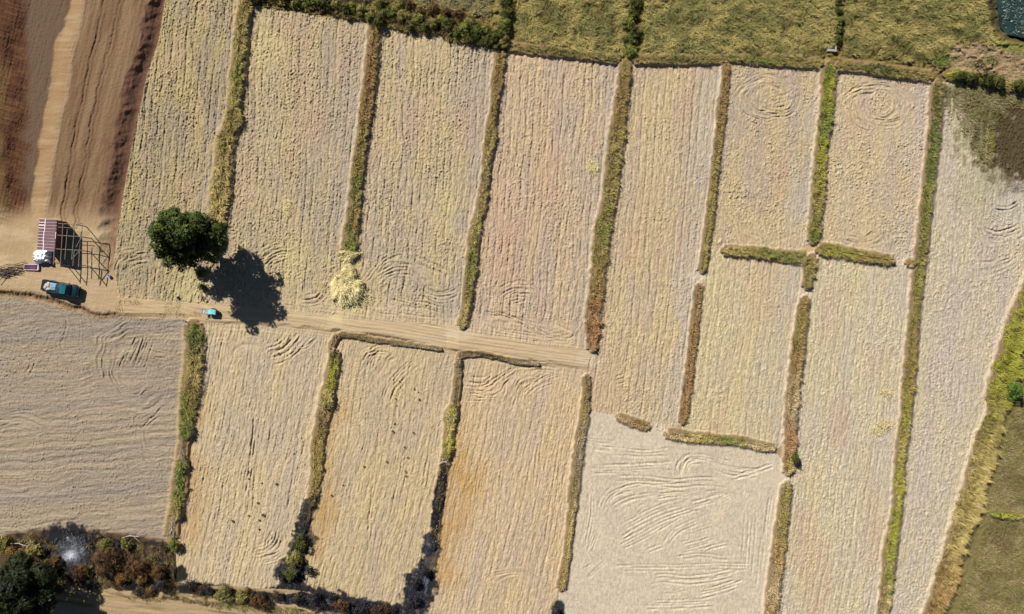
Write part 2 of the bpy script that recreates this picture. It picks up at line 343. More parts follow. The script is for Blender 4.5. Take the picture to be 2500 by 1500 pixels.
# raised edge of the track over the lower fields
ROAD_LO = [(-190,712),(0,716),(100,728),(150,742),(230,768),(300,774),(440,776),(500,788),(660,796),(834,814),(960,832),(1120,862),(1300,887),(1420,902),(1560,930),(2692,1200)]
ylo = interp(X, ROAD_LO) + 3 * vn(X / 25, X * 0, 9)
hr = interp(X, [(-190,.6),(200,.6),(300,.25),(440,.14),(480,.1),(540,.2),(800,.2),(834,.5),(1000,.4),(1090,.16),(1120,.5),(1200,.45),(1310,.22),(1400,.2),(1480,0),(2692,0)])
lowmask = sm((ylo - Y) / 10)
zl += hr * lowmask * sm((Y - (ylo - 110)) / 90) * np.where(X < 300, 0.6, 1)
zl += 0.10 * fbm(X / 260, Y / 260, 20, 2)

Z_SOILMIX = np.zeros_like(X)      # how much bank soil shows
LITFACE = np.zeros_like(X)  # bare left side of the banks, where sunlight is painted into the soil
def near_line(line, reach):
    x0, x1 = line[:, 0].min() - reach, line[:, 0].max() + reach; y0, y1 = line[:, 1].min() - reach, line[:, 1].max() + reach
    i0, i1 = np.searchsorted(gx, x0), np.searchsorted(gx, x1); j0, j1 = np.searchsorted(gy, y0), np.searchsorted(gy, y1)
    sl_ = (slice(j0, j1), slice(i0, i1)); x = X[sl_]; y = Y[sl_]
    best = np.full(x.shape, 1e9); side = np.zeros(x.shape); wid = np.ones(x.shape); tt = np.zeros(x.shape); along = np.zeros(x.shape)
    acc = 0.0
    for i in range(len(line) - 1):
        a = line[i]; b = line[i + 1]; dx, dy = b[0] - a[0], b[1] - a[1]; L2 = dx * dx + dy * dy + 1e-9; L = math.sqrt(L2)
        t = np.clip(((x - a[0]) * dx + (y - a[1]) * dy) / L2, 0, 1)
        ex = x - a[0] - t * dx; ey = y - a[1] - t * dy; dd = np.hypot(ex, ey); m = dd < best
        best = np.where(m, dd, best); side = np.where(m, np.sign(ex * dy - ey * dx), side)
        if line.shape[1] > 2: wid = np.where(m, a[2] + (b[2] - a[2]) * t, wid)
        along = np.where(m, acc + t * L, along); acc += L
    return sl_, best, side, wid, along, acc

SL = []
for s in STRIPS:
    line = smooth_line(s[2], 12.0); SL.append(line)
    sl_, dd, side, wid, al, tot = near_line(line, 60)
    jit = 2.5 * vn(X[sl_] / 11, Y[sl_] / 11, 31)
    q = (dd * np.where((al <= .5) | (al >= tot - .5), 1.9, 1) + jit) / (wid / 2 + 3.0)
    prof = sm((1.25 - q) / 0.55)
    zl[sl_] = np.maximum(zl[sl_], zl[sl_] * (1 - prof) + (s[4] * .8 + np.maximum(zl[sl_], 0) * 0.8) * prof)
    Z_SOILMIX[sl_] = np.maximum(Z_SOILMIX[sl_], sm((1.12 - q) / 0.3))
    if s[0] not in "PNSH": LITFACE[sl_] = np.maximum(LITFACE[sl_], np.where(side < 0, sm((1.45 - q) / 0.25) * sm((q - 0.8) / 0.2), 0))
# pond
pd = interp(Y, [(-190,2405),(0,2406),(67,2414),(90,2440),(101,2462),(115,2510),(140,2600),(1700,2900)])
pond = sm((X - pd + 6 * vn(X / 20, Y / 20, 33)) / 34)
zl -= 1.1 * pond
# thicket ground and burnt ground
thick_up = interp(X, [(-190,1322),(0,1306),(78,1294),(200,1292),(330,1306),(400,1318),(430,1345),(432,1424),(560,1432),(700,1446),(735,1440),(800,1452),(870,1462),(1000,1488),(1010,1505),(1390,1520),(2700,1700)])
thick_lo = interp(X, [(-190,1560),(60,1520),(165,1432),(260,1440),(400,1454),(560,1458),(700,1482),(800,1500),(1000,1530),(1390,1580),(2700,1760)])
thicket = sm((Y - thick_up + 5 * vn(X / 20, Y / 20, 34)) / 10) * sm((thick_lo + 6 * vn(X / 18, Y / 18, 35) - Y) / 10)
zl += thicket * (0.18 * fbm(X / 22, Y / 22, 36, 3) - 0.1)

# ------------------------------------------------------------------ field polygons
def cl(i, rev=False, lo=None, hi=None):
    p = [(float(a[0]), float(a[1])) for a in SL[i] if (lo is None or a[1] >= lo) and (hi is None or a[1] <= hi)]
    return p[::-1] if rev else p
iA, iB, iC, iD, iE1, iE2, iF1, iF2, iF3, iF4, iG, iH1, iH2, iH3, iH4, iH5, iI = range(17)
iJ = [17, 18, 19, 20]; iK = [21, 22, 23]; iL = [24, 25, 26]; iM = 27
def chain(ids): return [p for i in ids for p in cl(i)]
eD = [(430,-170),(404,0),(387,101),(361,175),(323,354),(297,499),(290,551),(275,652),(293,726)]
E_ = cl(iE1) + cl(iE2); F_up = cl(iF1); F_lo = cl(iF2) + cl(iF3) + cl(iF4)
K_ = [(826,822)] + chain(iK) + [(735,1320),(720,1380),(712,1440)]
L_ = [(1122,868)] + chain(iL) + [(1030,1400),(1018,1486),(1010,1500)]
M_ = [(1432,903)] + cl(iM) + [(1360,1490),(1340,1672)]
J_ = chain(iJ)
G_ = cl(iG)
road_up = [(293,726),(440,736),(530,742),(650,752),(808,772),(835,778),(1000,786),(1128,806),(1290,838),(1447,860)]
FIELDS = [  # label, polygon, main colour, straw colour, soil colour, row lean, clod, row, comb
 ("field in the grass and straw colours between the earth embankment and the dark tree", eD + [(440,738),(528,742),(538,600)] + cl(iA, True), (183,165,126), (204,186,124), (166,150,130), .13, 1.0, .9, .2),
 ("stubble field above the tree's shadow", [(600,-10),(620,14),(800,42),(916,50)] + cl(iB) + [(845,660),(835,745),(810,770),(650,752),(530,742),(538,600)] + cl(iA, True), (195,176,140), (206,188,134), (179,162,143), .10, .95, .8, .2),
 ("stubble field right of the straw heap", [(916,60),(1070,86),(1214,122)] + cl(iC) + [(1000,786),(835,778),(845,660)] + cl(iB, True), (199,179,142), (208,190,138), (184,167,150), .10, .9, 1.0, .3),
 ("pinkish stubble field with a curved tractor turn at its lower end", [(1222,122),(1350,136),(1527,152)] + cl(iD) + [(1290,838),(1128,806)] + cl(iC, True), (204,180,148), (212,190,142), (190,172,155), .10, .8, 1.1, .3),
 ("long stubble field that opens onto the end of the track", [(1527,152),(1640,152),(1774,152)] + E_ + [(1626,1058),(1582,1042),(1506,1016),(1437,1003),(1432,903),(1447,860)] + cl(iD, True), (203,182,145), (212,192,142), (192,173,150), .11, .7, .9, .3),
 ("small square field with an oval ploughing pattern, left of the bright green strip", [(1774,150),(1880,156),(2025,162)] + F_up + [(1925,622),(1868,616),(1766,611),(1722,606)] + cl(iE1, True, hi=606), (200,180,144), (211,191,140), (186,168,152), .10, 1.1, .3, .1),
 ("small square field with an oval ploughing pattern, right of the bright green strip", [(2025,165),(2120,172),(2290,198)] + cl(iG, hi=640) + [(2200,638),(2104,622),(1998,608)] + cl(iF1, True), (203,184,150), (211,191,142), (188,171,156), .08, 1.15, .2, .1),
 ("pale yellowish stubble field above the wheat-coloured cross strip", [(1722,606),(1766,611),(1868,616),(1968,625)] + cl(iF2) + cl(iF3, hi=1100) + [(1890,1096),(1784,1075),(1660,1065),(1664,1034)] + cl(iE2, True) + cl(iE1, True, lo=606), (208,190,152), (214,200,148), (198,182,158), .11, .7, .6, .3),
 ("long pale stubble field between the two longest grass strips", [(1985,612),(2104,624),(2244,645)] + cl(iG, lo=645) + cl(iF4, True) + cl(iF3, True) + cl(iF2, True), (207,192,160), (214,202,152), (200,186,168), .11, .75, .6, .35),
 ("greyish field between the longest strip and the golden band", [(2290,200),(2380,205),(2560,232),(2692,240),(2692,560),(2560,600)] + cl(iI) + cl(iG, True), (202,188,163), (208,198,154), (196,180,168), .11, .95, .4, .3),
 ("grey-brown ploughed field in the lower left with wavy cross furrows", [(-190,722),(0,726),(100,738),(230,774),(440,780),(472,788)] + J_ + [(400,1318),(330,1306),(200,1292),(78,1294),(0,1306),(-190,1322)], (172,156,134), (182,166,132), (158,146,133), .12, .55, 0, .5),
 ("field below the tree's shadow with dark weed spots", [(474,786),(660,798),(826,818)] + K_ + [(560,1432),(432,1424),(418,1300)] + J_[::-1], (207,186,150), (213,193,145), (194,176,153), .17, .5, .9, .6),
 ("field with green weed tufts and an orange left edge", [(826,818),(960,836),(1122,866)] + L_ + [(870,1462),(800,1452),(712,1440)] + K_[::-1], (205,183,145), (210,190,138), (192,173,149), .17, .45, .9, .6),
 ("field with the widest orange left edge between two dark banks", [(1122,866),(1300,890),(1432,903)] + M_ + [(1010,1672),(1010,1500)] + L_[::-1], (209,184,147), (214,192,142), (199,178,154), .17, .45, .9, .6),
 ("palest smooth field with sweeping tractor loops", [(1437,1003),(1506,1016),(1582,1042),(1660,1065),(1784,1075),(1890,1096),(1926,1150)] + cl(iF4) + [(1868,1672)] + M_[::-1], (217,201,174), (219,204,174), (211,195,172), .11, .10, .06, .12),
]
fid_v = np.full(X.shape, -1, np.int32)
zf = np.zeros_like(X)
col = np.zeros(X.shape + (3,)); col[...] = lin((176, 150, 118))
cn = fbm(X / 90, Y / 90, 40, 3); fine = fbm(X / 7, Y / 7, 41, 3)

# shared relief ingredients
wob = 5 * fbm(X / 120, Y / 90, 42, 2)
clod = fbm(X / 4.2, Y / 5.4, 43, 3, .8); clod2 = fbm(X / 2.2, Y / 3.0, 45, 2, .7); lump = np.maximum(fbm(X / 2.6, Y / 3.6, 49, 2, .6) - .2, 0)
patchy = .75 + .5 * fbm(X / 45, Y / 60, 46, 2)
pot = 70 * fbm(X / 150, Y / 110, 55, 2)
big = fbm(X / 26, Y / 30, 47, 2)
for k, F in enumerate(FIELDS):
    m = inpoly(X, Y, F[1]) & (fid_v < 0)
    fid_v[m] = k
    x = X[m]; y = Y[m]; lean = F[5]
    u = x + lean * (y - 700) + 0.00004 * (y - 700) ** 2 + wob[m]
    if k == 10: u = y + 8 * fbm(x / 90, y / 60, 50, 2) + 0.10 * x
    st = fbm(u / 3.4, y / 50, 51 + k, 2, .6) if k != 10 else fbm(u / 5, x / 30, 51, 2, .6)
    rows = np.sin(u * 2 * math.pi / (21.0 if k != 10 else 19.0) + 1.2 * big[m]) * (0.6 + 0.6 * vn(u / 40, y / 140, 70 + k))
    comb = fbm(u / 3.0, y / 70, 90 + k, 2, .6) if k != 10 else fbm(u / 4, x / 50, 90, 2)
    ph = (u / 17.5 + .12 * vn(u / 60, y / 90, 68)) % 1.0 - .5
    rgr = -np.exp(-(ph * 17.5 / 2.3) ** 2) * np.clip(.75 + .9 * vn(np.floor(u / 17.5) * 3.7, y / 40, 69 + k), 0, 1.4)
    drill = fbm(u / 2.3, y / 13, 160 + k, 2, .6)
    zf[m] = F[6] * patchy[m] * (0.045 * clod[m] + 0.085 * clod2[m] + .30 * lump[m]) + F[7] * (0.050 * st + 0.012 * rows + .070 * drill + (.10 if k < 10 else .055) * rgr) + F[8] * 0.045 * comb
    if k == 10:
        pp = pot[m] + .8 * x - .5 * y
        zf[m] += 0.042 * rows * sm((y - 930) / 120) + 0.045 * st + .05 * fbm(pp / 4.5, (x + y) / 90, 57, 2) * sm((1010 - y) / 120)
    if k == 14:
        pp = pot[m] * 1.6 + y + .25 * x; zf[m] += .025 * np.minimum(fbm(pp / 4, x / 120, 58, 2), 0)
    c0, c1, c2 = lin(F[2]), lin(F[3]), lin(F[4]); c1 = (c1 * .75 + c0 * .25) * np.array([1.02, .98, 1.0])
    a = sm((fbm(u / 13, y / 120, 110 + k, 3) + 0.45 * fine[m] + .5 * cn[m]) * 1.1 + .42)[:, None]
    b = sm((fbm(u / 36, y / 150, 140 + k, 3) + 0.35 * fine[m]) * 1.2 + .30)[:, None]
    c = c0 * (1 - .6 * a) + c1 * (.6 * a); c = c * (1 - .65 * b) + c2 * (.65 * b)
    c = c * (1 + .26 * fbm(u / 2.4, y / 6, 180 + k, 2) + .12 * clod2[m])[:, None]
    col[m] = c

# the right side of each plot is greyer bare soil, the left side pinker
for k, ids in ((0, [iA]), (1, [iB]), (2, [iC]), (3, [iD]), (4, [iE1, iE2]), (5, [iF1]), (6, [iG]), (7, [iF2, iF3]), (8, [iG])):
    ln = [p for i in ids for p in cl(i)]; xr = np.interp(Y, [p[1] for p in ln], [p[0] for p in ln])
    m = fid_v == k; uu = X + .1 * Y
    gm = m * sm((78 + 40 * fbm(Y / 120, X / 200, 820 + k, 2) + 46 * fbm(uu / 9, Y / 50, 830 + k, 3) - (xr - X)) / 70) * (.62 if k < 7 else .45)
    mk = gm[..., None]; col = col * (1 - mk) + lin((182, 168, 154) if k < 4 else (196, 184, 170)) * mk
    pm = (m * np.clip(fbm(uu / 50, Y / 150, 840 + k, 2) * 1.6 - .1, 0, 1) * (1 - gm) * .5)[..., None]; col = col * (1 - pm) + lin((204, 172, 142)) * pm
pm = (fid_v == 3) * np.exp(-((X - 1235) / 60) ** 2 - ((Y - 580) / 150) ** 2) * np.clip(.6 + .8 * fbm((X + .1 * Y) / 8, Y / 40, 851, 2), 0, 1) * .7
col = col * (1 - pm[..., None]) + lin((206, 168, 142)) * pm[..., None]

# ------------------------------------------------------------------ left earthworks, track, shores: colours and relief
def paint(mask, rgb, k=1.0):  # mask and strength may be arrays
    global col
    mk = np.clip(mask * k, 0, 1)[..., None]; col = col * (1 - mk) + lin(rgb) * mk
outside = fid_v < 0
left = outside & (X < 440) & (Y < 790) & (X < eXd + 8)
lf = left.astype(float)
ub = X + 0.24 * Y
paint(lf, (164, 133, 98))
paint(lf * sm(fbm(ub / 14, Y / 160, 200, 3) * 1.6 + .3), (182, 152, 114), .8)
paint(lf * sm(fbm(ub / 9, Y / 60, 203, 3) * 2 - .2), (142, 110, 80), .6)
paint(lf * (1 - sm((X - eXa) / 8)) * (1 - lfade), (136, 112, 90), .95)                     # grey strip left of the ridge
gl = sm((74 + 16 * fbm(X / 40, Y / 30, 205, 2) - X) / 24) * (1 - sm((Y - 520) / 50))
strk = fbm((X + Y * .35) / 40, (Y - .35 * X) / 5, 206, 3)
paint(lf * gl, (122, 82, 58), .95); paint(lf * gl * sm(strk * 2), (150, 108, 72), .8)
paint(lf * gl * sm((22 + 14 * vn(X / 30, Y / 60, 209) - X) / 16) * sm((Y - 110) / 60), (156, 128, 82), .6)
ridge = sm((X - eXa + 4) / 8) * (1 - sm((X - eXb - 1) / 7)) * (1 - sm((Y - 500) / 40))
paint(lf * ridge, (192, 158, 114), .95); paint(lf * ridge * sm(fbm(X / 50, Y / 9, 210, 2) * 2), (206, 178, 136), .7)
paint(lf * sm((X - eXb + 8) / 6) * (1 - sm((X - eXb - 3) / 5)) * (1 - sm((Y - 500) / 40)), (206, 180, 142), .5)
slope = sm((X - eXc) / 7) * (1 - sm((X - eXd + 4) / 7)) * (1 - .6 * sm((Y - 560) / 130))
paint(lf * slope, (156, 116, 92), .95); paint(lf * slope * sm(fbm(X / 9, Y / 9, 212, 3) * 2), (132, 94, 72), .7)
sand = lf * sm((Y - 490) / 70) * (1 - sm((X - 250 + 20 * vn(X / 30, Y / 30, 215)) / 40))
paint(sand, (198, 170, 130), .9); paint(sand * sm(fbm(X / 60, Y / 18, 216, 3) * 2), (218, 192, 152), .75)
lowl = lf * sm((Y - 640) / 40); paint(lowl, (204, 176, 138), .8)
zf += lf * (1 - .5 * slope) * (0.035 * clod + 0.03 * clod2 + 0.03 * fbm(ub / 5, Y / 50, 218, 2)) * (1 - .6 * np.maximum(sand, lowl))
zf += lf * slope * 0.035 * fbm(X / 14, Y / 14, 219, 3)
zf += lf * gl * 0.05 * strk
zf += lf * ridge * 0.05 * fbm(X / 40, Y / 6, 221, 2)
for off, am in ((0.32, .11), (0.38, .05), (0.58, .09), (0.64, .05)):                             # wheel ruts on the causeway
    cxr = eXb + (eXc - eXb) * off
    g = np.exp(-((X - cxr) / 3.0) ** 2) * (Y < 560) * lf
    zf -= 1.5 * am * g * (0.7 + .3 * vn(X * 0, Y / 30, 222)); paint(g, (138, 106, 78), .6)
track = outside & (Y > 600) & (Y < 1000) & ~left
tk = track.astype(float) * sm((1540 + 60 * vn(X / 30, Y / 20, 230) - X) / 90)
ur = Y - interp(X, ROAD_LO)
paint(track.astype(float), (206, 178, 138))
paint(tk * sm(fbm(X / 130, ur / 7, 231, 3) * 2), (218, 194, 156), .8)
paint(tk * sm(fbm(X / 70, ur / 9, 233, 3) * 2 - .4) * (X < 620), (196, 172, 108), .8)
zf += tk * (0.05 * fbm(X / 140, ur / 3.6, 235, 2) + .015 * clod)
edge = np.exp(-((ylo - Y - 3 + 3 * vn(X / 9, Y / 9, 237)) / np.where(X < 330, 9.0, 5.0)) ** 2) * sm((hr - .12) / .25)
paint(edge * (0.6 + .4 * vn(X / 12, Y / 6, 236)), (136, 112, 80), .75); zf += edge * .12 * clod
paint(edge * (X < 330), (120, 88, 58), .6)
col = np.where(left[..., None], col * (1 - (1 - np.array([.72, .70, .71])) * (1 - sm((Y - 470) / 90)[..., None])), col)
j_ = np.exp(-((X - 300) / 80) ** 2) * sm((Y - 722 + 8 * vn(X / 20, Y / 20, 261)) / 16) * sm((ylo - Y - 2) / 10); paint(j_ * (.8 + .3 * fbm(X / 80, ur / 6, 262, 2)), (205, 178, 138), .95)
soft = sm((Y - (ylo - 120 + 14 * vn(X / 40, Y / 20, 238))) / 60) * (1 - sm((Y - ylo - 6) / 24)) * sm((X - 440) / 120) * (1 - sm((X - 1380) / 160))
paint(soft * (.75 + .5 * fbm(X / 120, ur / 6, 239, 2)), (208, 186, 150), .5); zf *= 1 - .35 * soft
zf += soft * .05 * fbm((X + 0.0) / 150, ur / 3.4, 241, 2)
# bank soil under the grass; bare left faces painted paler as if sunlit
paint(Z_SOILMIX * outside * 0 + Z_SOILMIX, (140, 116, 76), .8)
paint(LITFACE * (0.55 + .45 * vn(X / 9, Y / 30, 240)) * (X > 640), (220, 200, 168), np.where(X > 1600, .8, .55))
paint(LITFACE * (X < 640) * .5, (196, 172, 120), .7)
# top: wild ground beyond the upper banks
topw = outside & (Y < 240) & (X > 560) & (X >= 430)
tw = topw.astype(float)
paint(tw * (1 - Z_SOILMIX), (128, 112, 64)); paint(tw * sm(fbm(X / 50, Y / 24, 250, 3) * 2), (158, 142, 88), .7)
zf += tw * .36 * fbm(X / 13, Y / 9, 252, 3)
def spot(cx, cy, rx, ry, rgb, k=.9, rot=0.0, soft=.45, nz=.5, ns=14, seed=300):
    i0, i1 = np.searchsorted(gx, cx - 1.7 * max(rx, ry)), np.searchsorted(gx, cx + 1.7 * max(rx, ry))
    j0, j1 = np.searchsorted(gy, cy - 1.7 * max(rx, ry)), np.searchsorted(gy, cy + 1.7 * max(rx, ry))
    s_ = (slice(j0, j1), slice(i0, i1)); x = X[s_] - cx; y = Y[s_] - cy
    c, sn = math.cos(R(rot)), math.sin(R(rot)); a = (x * c + y * sn) / rx; b = (-x * sn + y * c) / ry
    q = np.hypot(a, b) + nz * fbm(X[s_] / ns, Y[s_] / ns, seed, 3)
    m = sm((1 + soft / 2 - q) / soft)[..., None] * k
    col[s_] = col[s_] * (1 - m) + lin(rgb) * m
    return s_, m[..., 0]
# orange bands on the lower fields (left edges)
def band(line, y0, y1, w0, rgb, k, seed):
    xl = np.interp(Y, [p[1] for p in line], [p[0] for p in line])
    dxx = X - xl - 8
    fall = sm((w0 * (1 + .35 * vn(Y / 90, Y * 0, seed)) + 26 * fbm(X / 9, Y / 30, seed + 1, 3) - dxx) / (w0 * .6)) * (dxx > -16)
    uu = X + .17 * Y; paint(fall * sm((Y - y0) / 140) * sm((y1 - Y) / 80) * np.clip(0.72 + .75 * fbm(uu / 4, Y / 30, seed + 2, 3), 0, 1), rgb, k)
band(J_, 900, 1400, 78, (196, 156, 100), .6, 310)
band(K_, 920, 1420, 72, (198, 156, 96), .75, 320)
band(L_, 960, 1480, 92, (200, 158, 94), .85, 330)
# yellow straw litter, pale saddles, ash, burnt soil
for c in [(845,640,52,16,10),(700,512,10,26,0),(850,760,50,16,-40),(1090,500,14,60,0),(1445,408,16,18,0),(2150,1045,34,14,-20),(2170,958,22,9,0),(470,700,46,40,0),(720,640,30,50,10),(650,120,60,40,0),(750,1390,26,18,0)]:
    spot(c[0], c[1], c[2], c[3], (218, 202, 144), .5, c[4], .9, .9, 9, int(c[0]))
for c in [(1704,678,24,14),(2196,640,18,14),(1966,713,34,9),(1604,1050,22,16),(1895,1165,40,16),(1130,815,40,14),(1436,880,30,20)]:
    spot(c[0], c[1], c[2], c[3], (222, 204, 176), .45 if c[0] in (1130, 1436) else .8, 0, .9, .7, 12, int(c[0]))
# upper end of right field: weeds and dark ploughed earth
spot(2400, 250, 100, 55, (118, 108, 66), .85, 10, .5, .6, 20, 401); spot(2400, 320, 60, 90, (132, 124, 78), .7, 8, .6, .8, 16, 402)
s_, mm = spot(2492, 345, 92, 124, (86, 72, 46), .97, 12, .4, .6, 20, 403); zf[s_] += mm * (.10 * clod[s_] + .12 * lump[s_])
spot(2410, 360, 16, 60, (142, 132, 60), .6, 5, .6, .7, 12, 404); spot(2400, 470, 70, 60, (178, 170, 136), .5, 0, .8, .6, 20, 405)
spot(2490, 500, 60, 60, (204, 194, 178), .5, 0, .6, .6, 16, 407)
for xx, y0, y1 in ((2322,180,300),(2350,270,420),(2366,330,430),(2397,285,380),(2412,300,410),(2335,270,330)):
    g = np.exp(-((X - xx + .05 * (Y - 300)) / 3.0) ** 2) * sm((Y - y0) / 30) * sm((y1 - Y) / 30); paint(g, (204, 196, 160), .75)
# pond shore, shrub ground, dry shore above the pond
paint((pond > .02) * sm(pond * 3) * tw, (92, 84, 56), .85)
spot(2400, 140, 130, 40, (186, 158, 120), .85, 12, .4, .5, 18, 410); spot(2470, 115, 60, 14, (130, 132, 62), .8, 14, .6, .5, 12, 411)
# thicket ground: scorched
paint(thicket, (80, 64, 48), .9); paint(thicket * sm(fbm(X / 24, Y / 16, 420, 3) * 2.2), (42, 40, 42), .85); paint(thicket * sm(fbm(X / 16, Y / 12, 424, 3) * 2.4 - .7), (150, 128, 84), .8)
for c in [(170,1318,66,34,0,(54,54,60)),(400,1352,22,22,0,(64,66,74)),(712,1400,30,34,0,(52,54,64)),(760,1462,100,26,8,(44,46,54)),(1024,1440,34,58,16,(44,48,58)),(735,1300,14,60,12,(40,40,46)),(940,1492,90,20,8,(44,46,54)),
          (1362,1490,16,24,10,(50,52,60)),(1072,1210,12,80,10,(38,38,46)),(1048,1330,16,26,10,(70,72,80)),(500,1440,60,14,0,(64,58,54)),(350,1432,40,14,0,(34,32,36)),(440,1400,20,16,0,(50,46,48))]:
    spot(c[0], c[1], c[2] * 1.15, c[3] * 1.15, [v * .72 for v in c[5]], .97, c[4], .35, .45, 12, int(c[0] + c[1]))
def burnt(poly, rgb, k=.97):
    xx = X + 7 * fbm(X / 9, Y / 9, 450, 2); yy = Y + 7 * fbm(X / 9, Y / 9, 452, 2)
    mb_ = inpoly(xx, yy, poly).astype(float); paint(mb_ * (.85 + .15 * fine), rgb, k)
    paint(mb_ * sm(fbm(X / 6, Y / 6, 455, 3) * 2.4 - .35), (92, 94, 102), .6); paint(mb_ * sm(fbm(X / 9, Y / 7, 458, 3) * 2.6 - .9), (130, 110, 78), .7)
burnt([(1050,1330),(1080,1338),(1062,1400),(1052,1440),(1040,1494),(1008,1496),(985,1450),(994,1405),(1025,1375)], (40, 44, 54))
burnt([(1070,1160),(1092,1166),(1078,1270),(1066,1340),(1046,1340),(1058,1260)], (32, 31, 36))
burnt([(740,1215),(774,1218),(756,1290),(778,1320),(750,1345),(742,1400),(726,1450),(900,1462),(1010,1490),(1000,1520),(690,1486),(684,1400),(712,1320)], (40, 40, 44))
burnt([(1350,1482),(1376,1480),(1370,1540),(1345,1540)], (44, 46, 54))
for c in [(394,1348,9,12),(672,1468,14,8),(1052,1330,7,7),(1040,1420,5,24),(720,1395,9,6),(800,1470,20,5)]:
    spot(c[0], c[1], c[2], c[3], (120, 124, 136), .5, 0, .9, 1.1, 6, int(c[0]))
# field strip under the thicket
bf = outside & (Y > 1430) & (X < 760) & (thicket < .5) & (X < 1000); paint(bf.astype(float), (188, 162, 124)); paint(bf * sm(fbm(X / 90, (Y - .12 * X) / 10, 430, 3) * 2 - .2), (150, 126, 76), .8)
zf += bf * (.07 * fbm(X / 60, (Y - .12 * X) / 6, 432, 2) + .03 * clod)
# far right green field
rf = outside & (X > 2250) & (Y > 560); paint(rf.astype(float), (136, 124, 78)); paint(rf * sm(fbm(X / 40, Y / 60, 440, 3) * 2), (138, 122, 82), .8)
zf += rf * .07 * fbm(X / 6, Y / 6, 441, 2)

# tractor turns: sets of concentric grooves
def rings(cx, cy, rx, ry, rot, r0, r1, n, amp, a0=0, a1=360, soft=18):
    i0, i1 = np.searchsorted(gx, cx - 1.3 * max(rx, ry)), np.searchsorted(gx, cx + 1.3 * max(rx, ry))
    j0, j1 = np.searchsorted(gy, cy - 1.3 * max(rx, ry)), np.searchsorted(gy, cy + 1.3 * max(rx, ry))
    s_ = (slice(j0, j1), slice(i0, i1)); x = X[s_] - cx; y = Y[s_] - cy
    c, sn = math.cos(R(rot)), math.sin(R(rot)); a = (x * c + y * sn) / rx; b = (-x * sn + y * c) / ry
    q = np.hypot(a, b) + .10 * fbm(X[s_] / 40, Y[s_] / 34, int(cx), 2); th = np.degrees(np.arctan2(b, a)) % 360
    rel = (th - a0) % 360; span = (a1 - a0) if a1 - a0 < 360 else 400
    mk = sm((q - r0) / .12) * sm((r1 - q) / .12)
    if span < 360: mk = mk * sm(rel / soft) * sm((span - rel) / soft) * (rel < span)
    mk = mk * sm(.75 + 1.1 * fbm(X[s_] / 34, Y[s_] / 28, int(cx * 3 + cy), 2))
    g = 1.1 * vn(q * n * 3.2, th / 40, int(cy)) + .7 * vn(q * n * 5.3, th / 30, int(cy) + 1)
    zf[s_] = zf[s_] * (1 - .7 * mk) + 2.1 * amp * g * mk * (0.7 + .5 * vn(x / 14, y / 14, int(cx + cy)))
rings(979, 716, 105, 92, 0, .35, 1, 8, .045, 190, 350); rings(1090, 690, 52, 44, 0, .3, 1, 5, .05, 15, 170)
rings(1272, 738, 62, 48, 0, .3, 1, 5, .055, 185, 355); rings(1350, 780, 78, 60, 0, .25, 1, 6, .04, 0, 110)
rings(1280, 800, 150, 26, 9, .2, 1, 3, .04)
rings(1875, 232, 92, 66, 0, .2, 1, 7, .05); rings(2140, 258, 100, 72, 0, .3, 1, 7, .05)
rings(1870, 540, 100, 60, 0, .2, 1, 6, .045, 0, 180); rings(2100, 560, 95, 60, 0, .2, 1, 6, .045, 0, 180)
rings(337, 660, 90, 66, 0, .25, 1, 7, .045, 180, 360); rings(667, 668, 86, 72, 0, .25, 1, 7, .045, 180, 300); rings(760, 720, 50, 40, 0, .3, 1, 4, .04, 0, 140)
rings(690, 810, 120, 70, -20, .3, 1, 8, .05, 10, 110); rings(620, 900, 90, 90, 0, .3, 1, 7, .03, 180, 290)
rings(655, 1320, 62, 62, 0, .3, 1, 6, .05, 320, 470)
rings(925, 885, 66, 56, 0, .25, 1, 5, .06, 180, 360); rings(1000, 1000, 120, 160, 0, .5, 1, 6, .04, 190, 260)
rings(1290, 950, 100, 70, -25, .2, 1, 8, .055, 170, 330); rings(1190, 940, 60, 40, 0, .2, 1, 5, .05, 20, 160); rings(1250, 1430, 80, 50, 0, .3, 1, 5, .045, 190, 350)
rings(2441, 545, 86, 62, 0, .3, 1, 7, .06, 10, 170); rings(2400, 610, 110, 70, 0, .3, 1, 6, .04, 20, 150)
def groove(pts, s, x0, y0, amp=.07, wd=1.9, n=2, gap=7.0):
    """a furrow drawn along a plan line (given in some crop's pixels), with n parallel neighbours"""
    P = smooth_line([(x0 + p[0] / s, y0 + p[1] / s) for p in pts], 10.0)
    tg = np.gradient(P, axis=0); tg /= np.linalg.norm(tg, axis=1, keepdims=True) + 1e-9
    for i in range(n):
        off = (i - (n - 1) / 2) * gap * RNG.uniform(.45, 1.3); c0_, c1_ = RNG.integers(0, max(1, len(P) // 4)), len(P) - RNG.integers(0, max(1, len(P) // 4)); tg_ = tg
        if c1_ - c0_ < 4: c0_, c1_ = 0, len(P)
        Q = P + np.stack([-tg[:, 1], tg[:, 0]], -1) * off + np.stack([.8 * vn(P[:, 0] / 16, P[:, 1] / 16, i + int(P[0, 0])), .8 * vn(P[:, 0] / 16 + 40, P[:, 1] / 16, i + 5)], -1)
        Q = Q[c0_:c1_]
        s_, dd, side, wid, al, tot = near_line(Q, 8)
        sd = dd * side; ends = sm(al / 14) * sm((tot - al) / 14) * (.6 + .5 * vn(al / 18, al * 0 + i, int(P[0, 1])))
        zf[s_] += amp * ends * (-1.35 * np.exp(-(dd / wd) ** 2) + .22 * np.exp(-((dd - 2.6 * wd) / (1.3 * wd)) ** 2))
def grooves(lines, s, x0, y0, amp=.07):
    for l in lines: groove(l, s, x0, y0, amp=amp * RNG.uniform(.9, 1.7), n=int(RNG.integers(2, 6)), wd=RNG.uniform(1.5, 2.1))
